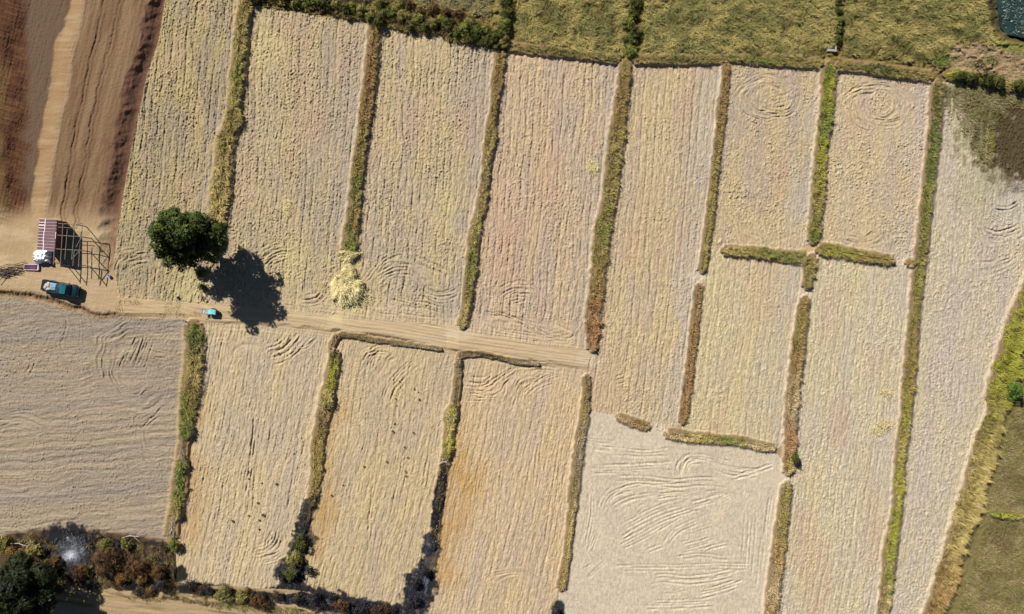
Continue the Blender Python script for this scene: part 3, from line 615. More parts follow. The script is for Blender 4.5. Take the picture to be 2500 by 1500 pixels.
grooves([[(100,470),(430,460),(740,440)],[(250,350),(500,375),(720,350)],[(270,550),(480,545),(700,570),(900,555),(1100,575)],[(300,620),(420,570),(600,575),(830,565)],[(205,780),(205,720),(250,650),(330,610),(480,575)],[(235,790),(240,710),(300,650),(400,640)],[(270,745),(350,700),(450,670),(640,650)],[(560,660),(700,640),(830,640)],[(430,790),(470,735),(500,735)],[(450,800),(500,760)],[(310,910),(420,850),(600,760),(800,700)],[(300,1000),(450,920),(640,820),(900,740)],[(330,1030),(480,960),(620,880),(760,800),(900,770)],[(640,1000),(700,920),(800,860),(880,830)],[(690,920),(760,890),(870,845)],[(780,920),(880,890),(970,860)],[(500,1050),(640,1000)],[(900,1050),(960,1020),(1090,990)],[(740,1030),(860,1000),(990,960)],[(280,1165),(500,1160),(740,1160),(1000,1150),(1260,1155)],[(500,1250),(640,1235),(800,1250),(1000,1225),(1190,1175)],[(620,1325),(720,1330),(770,1300)],[(850,1350),(1000,1320),(1190,1255)],[(480,1415),(760,1410),(1000,1395)],[(740,540),(740,460),(790,390),(840,370)],[(760,540),(770,460),(810,410),(900,400),(1100,450)],[(780,500),(800,430),(900,420)],[(100,270),(300,290)],[(140,320),(290,340)],[(1220,720),(1210,900),(1190,1150)],[(1240,740),(1230,950),(1210,1200)],[(1350,700),(1320,1000),(1290,1300)],[(1380,620),(1340,900)],[(90,1250),(140,1190),(230,1110)],[(60,1180),(160,1120)],[(900,650),(1040,640),(1110,670)],[(1000,700),(1090,650)],[(820,730),(1000,680)],[(330,960),(430,900)],[(700,1100),(900,1080),(1090,1110)],[(110,620),(100,800),(60,1000)],[(140,640),(130,820),(90,1010)],[(180,860),(130,1000),(110,1060)],[(1000,440),(1100,480),(1340,500)],[(1100,540),(1300,480),(1400,440)]], 2.8545, 1400, 980, amp=.07)
grooves([[(250,600),(340,470),(420,390),(520,350),(560,360)],[(330,560),(400,440),(480,400),(560,390)],[(380,560),(430,510),(520,490),(620,500),(690,600),(780,650),(880,640),(960,590)],[(400,520),(500,480),(600,480)],[(690,630),(760,680),(860,690),(960,650)],[(700,590),(790,640),(900,620),(950,580)],[(640,400),(760,450),(840,490),(850,540)],[(430,680),(560,720),(700,740),(840,780)],[(350,800),(430,800),(600,830),(850,860)],
 [(1250,640),(1330,590),(1420,585),(1500,620)],[(1250,680),(1330,630),(1480,640)],[(1260,710),(1350,660),(1480,660)],[(1330,710),(1420,690)],[(1130,770),(1250,800),(1450,880),(1560,950),(1700,990),(1790,970),(1820,850)],[(1150,780),(1320,820),(1520,920),(1650,960),(1770,930)],[(1180,790),(1400,830),(1560,900)],[(1190,910),(1300,930),(1450,950),(1600,980)],[(1130,590),(1150,680),(1130,750)],
 [(250,1190),(310,1080),(370,1040),(430,1050)],[(280,1200),(340,1090),(400,1075),(430,1100)],[(330,1200),(350,1110),(400,1110)],[(430,1200),(460,1130),(500,1100)],[(420,1420),(450,1330),(540,1220),(640,1130)],[(440,1440),(480,1330),(570,1230)],[(980,1290),(1100,1310),(1180,1290),(1250,1230)],[(980,1330),(1120,1340),(1230,1270)],[(1000,1390),(1150,1390)],[(1180,1300),(1290,1230),(1360,1190)],[(1340,1480),(1380,1340),(1480,1270),(1600,1200)],[(1400,1400),(1480,1310),(1600,1250),(1700,1220)],[(1420,1420),(1520,1330),(1650,1280)],[(1300,1200),(1400,1180),(1550,1170),(1700,1190)],[(2080,1290),(2170,1260)],[(2100,1310),(2180,1290)]], 2.9675, 800, 500, amp=.075)
grooves([[(1920,1200),(2010,1180),(2080,1120),(2110,1070)],[(1930,1240),(2060,1200),(2140,1110),(2170,1070)],[(1950,1270),(2080,1230),(2200,1100)],[(2000,1300),(2120,1230),(2200,1160)],[(1900,590),(1950,530),(2030,490),(2110,490)],[(1930,610),(1990,550),(2100,520)],[(1880,560),(1930,500),(2010,460)],[(2200,840),(2290,820),(2330,770)],[(2180,860),(2300,850),(2350,790)],[(900,560),(1000,500),(1120,490)],[(890,600),(990,540),(1110,530)],[(880,640),(960,590),(1050,580)],[(850,1330),(900,1200),(960,1080)],[(900,1340),(960,1200),(1010,1090)],[(950,1340),(1010,1220),(1060,1090)],[(1000,1340),(1050,1200),(1090,1080)],[(20,1060),(80,1090),(110,1130)],[(60,1130),(160,1180)],[(1100,1200),(1200,1220)],[(1100,1260),(1210,1270)],[(20,1180),(90,1200),(160,1260)],[(100,1250),(230,1280),(180,1400)]], 2.9675, 0, 450, amp=.075)
grooves([[(1850,1060),(1950,1040),(2020,980),(2040,880)],[(1830,1040),(1930,1010),(1990,950),(2010,870)],[(1850,1000),(1930,980),(1970,920),(1980,860)],[(1870,0),(1840,300),(1790,760)],[(2200,150),(2120,600),(2080,760)],[(0,70),(150,30),(280,40)],[(0,130),(120,80),(300,80),(500,60)],[(980,100),(1050,40),(1120,10)],[(1000,180),(1080,90),(1160,30)]], 2.9675, 0, 1000, amp=.075)
grooves([[(1300,0),(1270,420),(1240,700),(1170,1240)],[(1120,400),(1090,650)],[(1560,250),(1520,600)],[(1760,60),(1690,500),(1620,1000)],[(400,0),(350,450),(310,800),(300,1100)],[(790,50),(730,400),(700,640)],[(560,300),(510,700)]], 2.9675, 800, 1000, amp=.06)
grooves([[(300,1190),(370,1225),(450,1210),(560,1180)],[(310,1240),(400,1275),(500,1245),(594,1200)],[(350,1120),(430,1160),(520,1180)],[(370,1060),(480,1065),(560,1020)]], 2.97, 2300, 150, amp=.10)
grooves([[(320,640),(480,580),(640,640)],[(430,730),(540,790),(660,780)],[(1080,680),(1200,620),(1340,610),(1480,650)],[(1060,720),(1180,650),(1340,640)],[(1280,870),(1400,880),(1500,850)],[(560,740),(660,720),(740,670)],[(430,800),(600,830),(720,790)]], 2.9675, 1700, 0, amp=.075)
rings(330, 900, 110, 130, -25, .2, 1, 9, .05, 60, 300); rings(30, 1060, 110, 60, 0, .2, 1, 7, .045, 180, 350); rings(380, 1060, 60, 80, 0, .2, 1, 6, .045, 60, 200)

zf *= 1 - .6 * Z_SOILMIX
ZT = zl + zf
margin = np.minimum(np.minimum((X + 190) / 60, (2690 - X) / 60), np.minimum((Y + 170) / 60, (1670 - Y) / 60))
ZT = ZT * sm(np.clip(margin, 0, 1)) - 0.0
col = np.clip(col, 0, 1)
k_ = (H - ZT) / H
WX = (X - 1250) / S * k_; WY = (750 - Y) / S * k_

def zat(px, py):
    px = np.asarray(px, float); py = np.asarray(py, float)
    i = np.clip(((px - gx[0]) / STEP).round().astype(int), 0, NX - 1); j = np.clip(((py - gy[0]) / STEP).round().astype(int), 0, NY - 1)
    return ZT[j, i]
def W(px, py, z):
    k = (H - z) / H; return np.stack([(np.asarray(px, float) - 1250) / S * k, (750 - np.asarray(py, float)) / S * k, np.asarray(z, float) + 0 * np.asarray(px, float)], -1)
def G(px, py, dz=0.0):
    """ground point under plan pixel"""
    z = float(zat(px, py)); p = W(px, py, z); return Vector((float(p[0]), float(p[1]), z + dz))
def T(px, py, h):
    """point h metres over the plain that is drawn at plan pixel (px, py)"""
    p = W(px, py, h); return Vector((float(p[0]), float(p[1]), h))

# split the sheet into the named pieces of the setting
VI = np.arange(NX * NY).reshape(NY, NX)
Qall = np.stack([VI[1:, :-1], VI[1:, 1:], VI[:-1, 1:], VI[:-1, :-1]], -1).reshape(-1, 4)
reg = np.full(X.shape, 99, np.int32)
reg[fid_v >= 0] = fid_v[fid_v >= 0]
reg[left & (Y < 640)] = 50
reg[(left & (Y >= 640)) | (track & (X < 1600) & (Y > 640))] = 51
reg[rf & (reg == 99)] = 52
regf = reg[:-1, :-1].reshape(-1)
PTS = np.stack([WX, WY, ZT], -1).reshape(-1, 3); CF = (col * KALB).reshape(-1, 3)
M_TRACK = field_mat('worn_dirt', math.radians(7), .45, 3.0, .07, .10)
def piece(name, sel, label, m=M_SOIL):
    q = Qall[sel]; u, inv = np.unique(q, return_inverse=True)
    o = mesh_np(name, PTS[u], Q=inv.reshape(-1, 4), col=CF[u], m=m, smooth=True)
    return tag(o, label, kind='structure')
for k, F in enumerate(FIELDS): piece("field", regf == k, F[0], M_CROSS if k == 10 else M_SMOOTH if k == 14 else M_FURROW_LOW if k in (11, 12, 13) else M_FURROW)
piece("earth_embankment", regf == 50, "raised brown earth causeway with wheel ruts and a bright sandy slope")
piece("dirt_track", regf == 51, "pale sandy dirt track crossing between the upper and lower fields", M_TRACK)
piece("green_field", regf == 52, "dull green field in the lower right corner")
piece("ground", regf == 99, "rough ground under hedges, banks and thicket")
# the plain beyond, out to the horizon
x0, x1, y0, y1 = WX[0, 0], WX[0, -1], WY[-1, 0], WY[0, 0]; B = 2500.0
V = [(x0, y0, 0), (x1, y0, 0), (x1, y1, 0), (x0, y1, 0), (-B, -B, -.2), (B, -B, -.2), (B, B, -.2), (-B, B, -.2)]
mesh_np("ground", V, Q=[(4, 5, 1, 0), (5, 6, 2, 1), (6, 7, 3, 2), (7, 4, 0, 3)], col=np.tile(A(186, 164, 120), (8, 1)), m=M_SOIL)
bpy.data.objects["ground.001"]["kind"] = 'structure'

# ------------------------------------------------------------------ blades
def blades(pos, ang, L, wd, lean, c, rng):
    """pos (n,3) ground points, ang heading of the bend, L length, wd width, lean in radians, c (n,3)"""
    n = len(pos); dx, dy = np.cos(ang), np.sin(ang)
    l1 = lean * .55; l2 = np.minimum(lean * 1.35, 1.75)
    def adv(p, l, ln):
        q = p.copy(); q[:, 0] += dx * np.sin(l) * ln; q[:, 1] += dy * np.sin(l) * ln; q[:, 2] += np.cos(l) * ln; return q
    mid = adv(pos, l1, L * .5); tip = adv(mid, l2, L * .5)
    sx, sy = -dy * wd * .5, dx * wd * .5
    def off(p, s, k):
        q = p.copy(); q[:, 0] += s * sx * k; q[:, 1] += s * sy * k; return q
    V = np.stack([off(pos, -1, .8), off(pos, 1, .8), off(mid, 1, 1), off(mid, -1, 1), tip], 1).reshape(-1, 3)
    b = np.arange(n) * 5
    Q = np.stack([b, b + 1, b + 2, b + 3], -1); Tt = np.stack([b + 3, b + 2, b + 4], -1)
    return V, Q, Tt, np.repeat(c, 5, 0)
def stops(t, st):
    xs = [s[0] for s in st]; return np.stack([np.interp(t, xs, [s[1][i] for s in st]) for i in range(3)], -1)
def grass_strip(name, s, line, label, group, cat):
    rng = RNG; seg = np.hypot(np.diff(line[:, 0]), np.diff(line[:, 1])); cum = np.concatenate([[0], np.cumsum(seg)]); tot = cum[-1]
    wmean = line[:, 2].mean(); n = int(95 * s[6] * (tot / S) * (wmean / S))
    t = rng.random(n) * tot
    i = np.clip(np.searchsorted(cum, t) - 1, 0, len(seg) - 1); f = (t - cum[i]) / np.maximum(seg[i], 1e-6)
    p = line[i] + (line[i + 1] - line[i]) * f[:, None]
    dx = (line[i + 1, 0] - line[i, 0]) / np.maximum(seg[i], 1e-6); dy = (line[i + 1, 1] - line[i, 1]) / np.maximum(seg[i], 1e-6)
    nx, ny = -dy, dx                                              # plan normal
    rag = (1 + .34 * vn(t / 9, np.sign(t) * 3, int(tot)) + .26 * vn(t / 34, t * 0, int(tot) + 5)) * (.55 + .45 * sm(np.minimum(t, tot - t) / 16))
    l = (rng.random(n) * 2 - 1); l = np.sign(l) * np.abs(l) ** .85
    hw = np.maximum(p[:, 2] / 2 * rag * .90 - 3.8, 2.0)
    gap = vn(t / 6, l * 1.5, int(tot) + 9) + .5 * vn(t / 22, l * .8, int(tot) + 11)
    keep = (gap > -.75 + .25 * np.abs(l)) | (rng.random(n) < .15)
    hw = np.where(rng.random(n) < .07, hw * rng.uniform(1.0, 1.7, n), hw)
    px = p[:, 0] + nx * l * hw; py = p[:, 1] + ny * l * hw
    z = zat(px, py); P = W(px, py, z); P[:, 2] -= .03
    out = np.arctan2(-ny * np.sign(l), nx * np.sign(l))            # world heading away from the middle
    hx = .55 * np.cos(out) + .75 * .63 + rng.normal(0, .55, n) + .5 * vn(t / 14, l, int(tot) + 21)
    hy = .55 * np.sin(out) - .75 * .55 + rng.normal(0, .55, n) + .5 * vn(t / 14, l + 9, int(tot) + 22)
    ang = np.arctan2(hy, hx)
    lean = np.clip(.55 + .55 * np.abs(l) + rng.normal(0, .22, n), .1, 1.35)
    clump = 1 + .45 * vn(t / 10, l * 2, int(tot) + 31)
    L = s[5] * .70 * clump * (0.65 + .6 * rng.random(n))
    wd = .045 + .035 * rng.random(n)
    c = stops(np.clip(t / tot + .07 * vn(t / 12, l * 2, int(tot) + 40) + rng.normal(0, .03, n), 0, 1), s[3])
    mixo = sm(vn(t / 9, l * 3, int(tot) + 44) * 1.3)[:, None] * .14; c = c * (1 - mixo) + np.array(Ol) * mixo * (c.sum(1, keepdims=True) > .08) + c * mixo * (c.sum(1, keepdims=True) <= .08)
    br = (0.72 + .56 * rng.random(n)) * (1 + .22 * vn(t / 16, l * 2, int(tot) + 50))
    dry = (rng.random(n) < .09)[:, None]
    c = np.where(dry, c * .4 + np.array(Tn) * .6 * (0.3 if np.mean(s[3][0][1]) < .03 else 1), c) * br[:, None]
    V, Q, Tt, cc = blades(P[keep], ang[keep], L[keep], wd[keep], lean[keep], c[keep], rng)
    o = mesh_np(name, V, Q, Tt, cc, M_GRASS)
    return tag(o, label, cat, group)
for s, line in zip(STRIPS, SL):
    grass_strip("grass_strip", s, line, s[1], GG, "grass strip")

def patch(name, label, poly, dens, L, wd, lean, cols, flow=None, kind='stuff', hole=None, seed=0, jitter=.8, scale=26.0):
    """a patch of ground cover inside a plan polygon: one object"""
    xs = [p[0] for p in poly]; ys = [p[1] for p in poly]
    area = (max(xs) - min(xs)) * (max(ys) - min(ys)) / S / S; n = int(area * dens)
    px = RNG.uniform(min(xs), max(xs), n); py = RNG.uniform(min(ys), max(ys), n)
    m = inpoly(px + 9 * fbm(px / 16, py / 16, seed + 30, 2), py + 9 * fbm(px / 16, py / 16, seed + 33, 2), poly)
    nn = fbm(px / scale, py / scale, seed, 2)
    if hole is not None: m &= nn > hole
    px, py = px[m], py[m]; n = len(px)
    a = 3.0 * fbm(px / (scale * 1.6), py / scale, seed + 3, 2) + RNG.normal(0, jitter, n) + (flow or 0)
    mixn = sm(fbm(px / scale, py / scale * 1.3, seed + 5, 3) * 1.6 + .5)[:, None]
    c = np.array(cols[0]) * (1 - mixn) + np.array(cols[1]) * mixn
    c = c * (0.7 + .6 * RNG.random(n))[:, None]
    P = W(px, py, zat(px, py)); P[:, 2] -= .02
    h = L * (0.6 + .7 * RNG.random(n)) * (1 + .4 * fbm(px / 12, py / 12, seed + 8, 2))
    V, Q, Tt, cc = blades(P, a, h, wd * (.7 + .6 * RNG.random(n)), np.clip(lean + RNG.normal(0, .2, n), .1, 1.4), c, RNG)
    return tag(mesh_np(name, V, Q, Tt, cc, M_GRASS), label, kind=kind)
GO = (0.34, 0.28, 0.095); OG = (0.20, 0.185, 0.06)
# rice lying in the fields along the top
patch("rice_crop", "flattened golden rice in the top field left of the second dark hedge", [(1266,-160),(1530,-160),(1522,134),(1400,120),(1262,98)], 90, .75, .06, 1.05, (GO, OG), seed=500)
patch("rice_crop", "flattened golden-green rice in the wide top field", [(1572,-160),(2040,-160),(2034,108),(1995,140),(1800,132),(1700,132),(1566,132)], 90, .8, .06, 1.05, (GO, OG), seed=520)
patch("rice_crop", "flattened olive-gold rice in the top field beside the pond", [(2064,-160),(2396,-160),(2400,60),(2430,104),(2320,110),(2282,160),(2180,150),(2054,132)], 90, .8, .06, 1.0, (GO, OG), seed=540)
patch("wild_grass", "pale dry grass beyond the shrubby bank at the top edge", [(830,-160),(1206,-160),(1200,40),(1060,22),(960,2),(830,-20)], 60, .55, .05, .9, ((0.34,0.28,0.13), (0.24,0.22,0.11)), seed=560)
patch("wild_grass", "mixed green and brown undergrowth on the shrubby bank along the top", [(560,-160),(830,-160),(840,-20),(960,2),(1070,24),(1200,62),(1214,124),(1070,92),(915,62),(800,32),(700,14),(620,0)], 120, .75, .07, .7, (Ol, DB), seed=580)
patch("green_crop", "short dull green crop in the far right corner field", [(2470,1010),(2692,900),(2692,1672),(2275,1672),(2330,1510),(2372,1390),(2410,1270),(2440,1140)], 70, .3, .05, .7, ((0.21,0.185,0.07), (0.28,0.225,0.11)), seed=600)
patch("weeds", "olive weeds at the upper end of the greyish right-hand field", [(2312,206),(2380,206),(2500,226),(2692,240),(2692,280),(2450,262),(2418,330),(2420,420),(2396,400),(2340,300)], 55, .4, .05, .8, ((0.17,0.15,0.06), (0.24,0.21,0.095)), hole=-.5, seed=620)
patch("dry_grass", "tan dry grass on the bare shore below the pond", [(2322,110),(2400,100),(2470,120),(2692,160),(2692,222),(2500,208),(2420,190),(2322,176)], 50, .35, .04, .95, ((0.36,0.27,0.17), (0.28,0.22,0.12)), hole=-.3, seed=640)
patch("thicket_grass", "brown and ochre undergrowth in the scorched thicket at the lower left", [(-180,1330),(78,1300),(120,1322),(215,1322),(240,1300),(420,1330),(430,1420),(560,1440),(700,1470),(560,1456),(400,1450),(260,1436),(170,1430),(60,1500),(-180,1560)], 85, .6, .06, .8, ((0.10,0.06,0.03), (0.17,0.14,0.05)), hole=-.05, seed=660, scale=18)
patch("dry_grass", "yellowish dry grass below the thicket along the bottom edge", [(180,1434),(260,1446),(400,1458),(560,1466),(700,1484),(820,1500),(1000,1530),(820,1530),(640,1496),(480,1474),(330,1458)], 90, .5, .05, .8, ((0.30,0.23,0.09), (0.20,0.18,0.06)), seed=680)
patch("track_grass", "yellow dry grass growing on the track's shoulder above the ploughed field", [(300,732),(470,744),(505,770),(440,774),(330,768),(270,750)], 45, .3, .04, .9, ((0.42,0.33,0.13), (0.33,0.27,0.10)), hole=-.1, seed=700)

# ------------------------------------------------------------------ pond
V = [W(x, y, -.55) for x, y in ((2425,-170),(2433,0),(2441,67),(2456,84),(2500,93),(2692,110),(2692,-170))]
water = MB().add(V, [tuple(range(7))]); m = mat("pond_water", (0.018, 0.034, 0.032), 0.12, 0.5, noise=.5, nscale=.8, bump=.3, bscale=3, bdist=.03)
tag(water.build("pond_water", m), "dark teal pond water in the upper right corner", kind='structure')
n = 5200; px = RNG.uniform(2432, 2690, n); py = RNG.uniform(-168, 100, n)
ok = inpoly(px, py, [(2440,-170),(2446,60),(2460,80),(2500,88),(2692,104),(2692,-170)]) & (fbm(px / 22, py / 22, 720, 2) + .5 * RNG.random(n) > -.05)
px, py = px[ok], py[ok]; n = len(px); P = W(px, py, np.full(n, -.54))
V, Q, Tt, cc = blades(P, RNG.uniform(0, 6.28, n), RNG.uniform(.12, .34, n), RNG.uniform(.1, .22, n), np.full(n, 1.1), np.where((RNG.random(n) < .5)[:, None], np.array((0.07, 0.11, 0.085)), np.array((0.17, 0.20, 0.18))) * RNG.uniform(.6, 1.3, (n, 1)), RNG)
tag(mesh_np("water_weed", V, Q, Tt, cc, M_LEAF), "pale floating weed covering the pond in the corner", kind='stuff')

# ------------------------------------------------------------------ leafy things
def rosettes(cent, nrm, per, L, wd, c, rng, droop=.5):
    n = len(cent) * per
    ctr = np.repeat(cent, per, 0); nn = np.repeat(nrm, per, 0)
    r = rng.normal(0, 1, (n, 3)); r -= nn * (r * nn).sum(1, keepdims=True); r /= np.linalg.norm(r, axis=1, keepdims=True)
    up = rng.uniform(-.1, .9, (n, 1)); dirv = r + nn * up; dirv[:, 2] -= droop * rng.random(n); dirv /= np.linalg.norm(dirv, axis=1, keepdims=True)
    side = np.cross(dirv, nn); side /= np.linalg.norm(side, axis=1, keepdims=True) + 1e-9
    base = ctr + rng.normal(0, .05, (n, 3)) + dirv * L * .1
    ln = L * rng.uniform(.6, 1.25, (n, 1)); w2 = wd * rng.uniform(.7, 1.3, (n, 1)) * .5
    midp = base + dirv * ln * .5 + nn * ln * .06; tip = base + dirv * ln; tip[:, 2:] -= droop * ln * .3
    V = np.stack([base, midp + side * w2, tip, midp - side * w2], 1).reshape(-1, 3)
    Q = np.arange(n * 4).reshape(n, 4)
    cc = np.repeat(np.repeat(c, per, 0) * rng.uniform(.7, 1.3, (n, 1)), 4, 0)
    return V, Q, cc
def crown_points(blobs, dens, rng, under=.25):
    C_, N_, B_ = [], [], []
    for bi, (c, r) in enumerate(blobs):
        k = max(4, int(dens * r * r * 4 * math.pi)); v = rng.normal(0, 1, (k, 3)); v /= np.linalg.norm(v, axis=1, keepdims=True)
        v = v[(v[:, 2] > -.25) | (rng.random(k) < under)]
        p = np.array(c) + v * r * rng.uniform(.72, 1.06, (len(v), 1))
        inside = np.zeros(len(p), bool)
        for bj, (c2, r2) in enumerate(blobs):
            if bj != bi: inside |= np.linalg.norm(p - np.array(c2), axis=1) < r2 * .72
        p = p[~inside]; v = v[~inside]; C_.append(p); N_.append(v); B_.append(np.full(len(p), bi))
    return np.concatenate(C_), np.concatenate(N_), np.concatenate(B_)
def limb_curve(a, b, rng, sag=.12):
    a, b = Vector(a), Vector(b); m = (a + b) / 2; L = (b - a).length
    m += Vector(rng.normal(0, 1, 3)) * L * sag * .6; m.z += L * sag
    return [a, a.lerp(m, .55), m, m.lerp(b, .55), b]

def big_tree(name, label, cat, px, py, blobs, trunk_h, trunk_r, cols, dens, per, L, wd, rng, group=None):
    g = G(px, py); t = thing(name, label, cat, g, group=group)
    mb = MB(); top = Vector((0.1, 0, trunk_h))
    mb.tube([(0, 0, -.2), (0.02, 0.02, .25), (0.05, 0, trunk_h * .5), top], [trunk_r * 1.7, trunk_r * 1.15, trunk_r, trunk_r * .85], 10)
    mb.build("trunk", M_BARK, t, smooth=True)
    for c, r in blobs[::max(1, len(blobs) // 18)]:
        lm = MB(); cv = limb_curve(top - Vector((0, 0, trunk_h * .15 * rng.random())), Vector(c), rng); r0 = trunk_r * .45
        lm.tube(cv, [r0, r0 * .8, r0 * .6, r0 * .45, r0 * .2], 7)
        for q in range(3):
            e = Vector(c) + Vector(rng.normal(0, 1, 3)).normalized() * r * .8
            lm.tube([cv[2].lerp(cv[4], .3 + .3 * q), Vector(c).lerp(e, .5), e], [r0 * .35, r0 * .22, .02], 5)
        lm.build("limb", M_BARK, t, smooth=True)
    p, nv, bi = crown_points(blobs, dens, rng)
    pick = rng.random(len(p))[:, None]; bt = (0.55 + .9 * rng.random(len(blobs)))[bi][:, None]  # random leaf and clump tones, contrasted to paint in highlights and dark gaps
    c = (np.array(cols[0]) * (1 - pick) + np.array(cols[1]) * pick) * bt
    nn = nv + np.array([0, 0, .55]); nn /= np.linalg.norm(nn, axis=1, keepdims=True)
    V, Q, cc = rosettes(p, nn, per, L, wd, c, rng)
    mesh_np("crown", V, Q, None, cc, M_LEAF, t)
    return t

rt = np.random.default_rng(5)
bl = []
def dome(n, rx, ry, z0, z1, r0, r1, rng, cx=0, cy=0):
    out = []
    for i in range(n):
        f = (i + .5) / n; a = i * 2.39996 + rng.normal(0, .25); rad = math.sqrt(1 - (1 - f) ** 2 * .9) if False else math.sqrt(f)
        z = z1 - (z1 - z0) * f ** 1.6 + rng.normal(0, .25)
        out.append(((cx + rx * rad * math.cos(a), cy + ry * rad * math.sin(a), z), rng.uniform(r0, r1)))
    return out
bl = []
for i in range(92):
    f = (i + .5) / 92; a = i * 2.39996; rad = math.sqrt(f); zz = 11.6 - 6.4 * f ** 1.5
    if i % 4 == 3: rad *= .97; zz -= 1.6 + 1.6 * rt.random()
    wob_ = 1 + .15 * math.sin(3 * a + .6) + .13 * math.sin(7 * a)
    if i % 9 == 4: rad *= 1.13
    bl.append(((3.75 * rad * wob_ * math.cos(a) + rt.normal(0, .12), 3.65 * rad * wob_ * math.sin(a) + rt.normal(0, .12), zz + rt.normal(0, .55)), rt.uniform(.38, .82)))
bl += [((0, 0, 7.0), 2.0), ((2.2, -1.8, 4.2), 1.2), ((-1, -2, 5), 1.3), ((1.5, 1.5, 5.5), 1.2)]
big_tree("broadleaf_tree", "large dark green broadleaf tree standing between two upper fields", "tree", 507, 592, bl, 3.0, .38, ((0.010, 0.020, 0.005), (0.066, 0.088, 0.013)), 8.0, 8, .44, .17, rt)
rt = np.random.default_rng(6)
bl2 = dome(20, 4.0, 3.8, 4.2, 8.2, 1.2, 1.8, rt) + [((0, 0, 5.6), 2.4)]
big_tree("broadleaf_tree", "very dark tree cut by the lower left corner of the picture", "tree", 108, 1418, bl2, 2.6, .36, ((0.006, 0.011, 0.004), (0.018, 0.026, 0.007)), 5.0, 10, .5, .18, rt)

def shrub(name, label, cat, px, py, r, h, cols, rng, dens=14, per=7, L=.26, wd=.10, n=7, group=None, stems=4, sx=1.0, sy=1.0):
    g = G(px, py); t = thing(name, label, cat, g, group=group)
    blobs = []; n = int(n + rng.integers(-1, 4)); sx = sx * rng.uniform(.8, 1.25); sy = sy * rng.uniform(.8, 1.2)
    for i in range(n):
        a = i * 2.4 + rng.normal(0, .3); q = math.sqrt((i + .4) / n) * .68
        blobs.append(((sx * r * q * math.cos(a), sy * r * q * math.sin(a), h * (.75 - .4 * q) + rng.normal(0, .14)), r * rng.uniform(.24, .46)))
    p, nv, bi = crown_points(blobs, dens / max(.35, r) , rng, .4)
    p[:, 2] = np.maximum(p[:, 2], .05)
    pick = rng.random(len(p))[:, None]; bt = (0.75 + .5 * rng.random(n))[bi][:, None]
    c = (np.array(cols[0]) * (1 - pick) + np.array(cols[1]) * pick) * bt
    nn = nv + np.array([0, 0, .4]); nn /= np.linalg.norm(nn, axis=1, keepdims=True)
    V, Q, cc = rosettes(p, nn, per, L, wd, c, rng, .35)
    mesh_np("foliage", V, Q, None, cc, M_LEAF, t)
    mb = MB()
    for i in range(stems):
        b = blobs[i % n][0]; mb.tube([(0, 0, -.1), (b[0] * .4, b[1] * .4, b[2] * .6), b], [.05, .035, .015], 5)
    mb.build("stem", M_TWIG, t)
    return t
rs = np.random.default_rng(21)
cG = ((0.12, 0.14, 0.025), (0.20, 0.20, 0.04)); cD = ((0.045, 0.055, 0.013), (0.11, 0.115, 0.026)); cB = ((0.065, 0.034, 0.016), (0.12, 0.066, 0.024)); cO = ((0.16, 0.075, 0.022), (0.24, 0.14, 0.04))
cK = ((0.018, 0.018, 0.022), (0.04, 0.034, 0.034)); cY = ((0.20, 0.165, 0.05), (0.12, 0.12, 0.03)); cOl = ((0.16, 0.14, 0.04), (0.23, 0.20, 0.06))
# shrubs of the bank along the top
HB = "shrubs in a row on the bank along the top edge"
for px, py, r, c in [(640,-6,1.0,cD),(700,2,1.1,cD),(752,8,1.0,cG),(800,14,1.1,cD),(846,24,1.0,cD),(886,30,.9,cOl),(944,38,1.2,cD),(984,46,1.0,cOl),(1020,52,1.0,cG),(1060,60,1.1,cOl),(1098,66,1.1,cD),(1134,76,1.1,cG),(1168,86,1.2,cD),(1202,98,1.1,cD),(1232,108,.9,cOl),(620,0,.9,cOl),(668,-4,.9,cG),(722,2,.9,cOl),(776,6,.9,cG),(824,14,.9,cOl),(862,22,.9,cG),(904,44,.8,cOl),(926,56,.9,cD),(962,36,.8,cG),(1004,66,.8,cD),(1040,72,.9,cD),(1080,52,.9,cG),(1116,84,.9,cD),(1150,96,.9,cD),(1150,62,.9,cOl),(1186,108,1.0,cD),(1184,74,.8,cG),(1210,84,.8,cG),(1216,116,.9,cD),(980,10,.9,cOl),(1030,34,.8,cB),(1090,36,.9,cB),(1150,52,.8,cOl),(1000,16,1.0,cB),(1060,26,1.0,cB),(1120,44,1.0,cB),(930,10,1.0,cOl)]:
    shrub("shrub", "one of the dense green and brown shrubs crowding the bank along the top edge", "shrub", px, py, r * .86, .9 + .4 * r, c, rs, group=HB)
for (xa_, xb_, ya, yb, lab, k) in ((1238, 1234, -150, 84, "one of the dark bushes in the hedge left of the flattened golden rice", 11), (1552, 1540, -150, 128, "one of the bushes in the dark green hedge between two flattened rice fields", 13), (2052, 2044, -150, 100, "one of the low bushes in the narrow dark hedge nearest the pond", 12)):
    for i in range(k):
        f = i / (k - 1); shrub("hedge_bush", lab, "bush", xa_ + (xb_ - xa_) * f + rs.normal(0, 4), ya + (yb - ya) * f, (1.0 if xa_ < 2000 else .62) * rs.uniform(.85, 1.15), 1.2 if xa_ < 2000 else .9, cD if i % 3 else cG, rs, group=lab.split(" in the ")[-1])
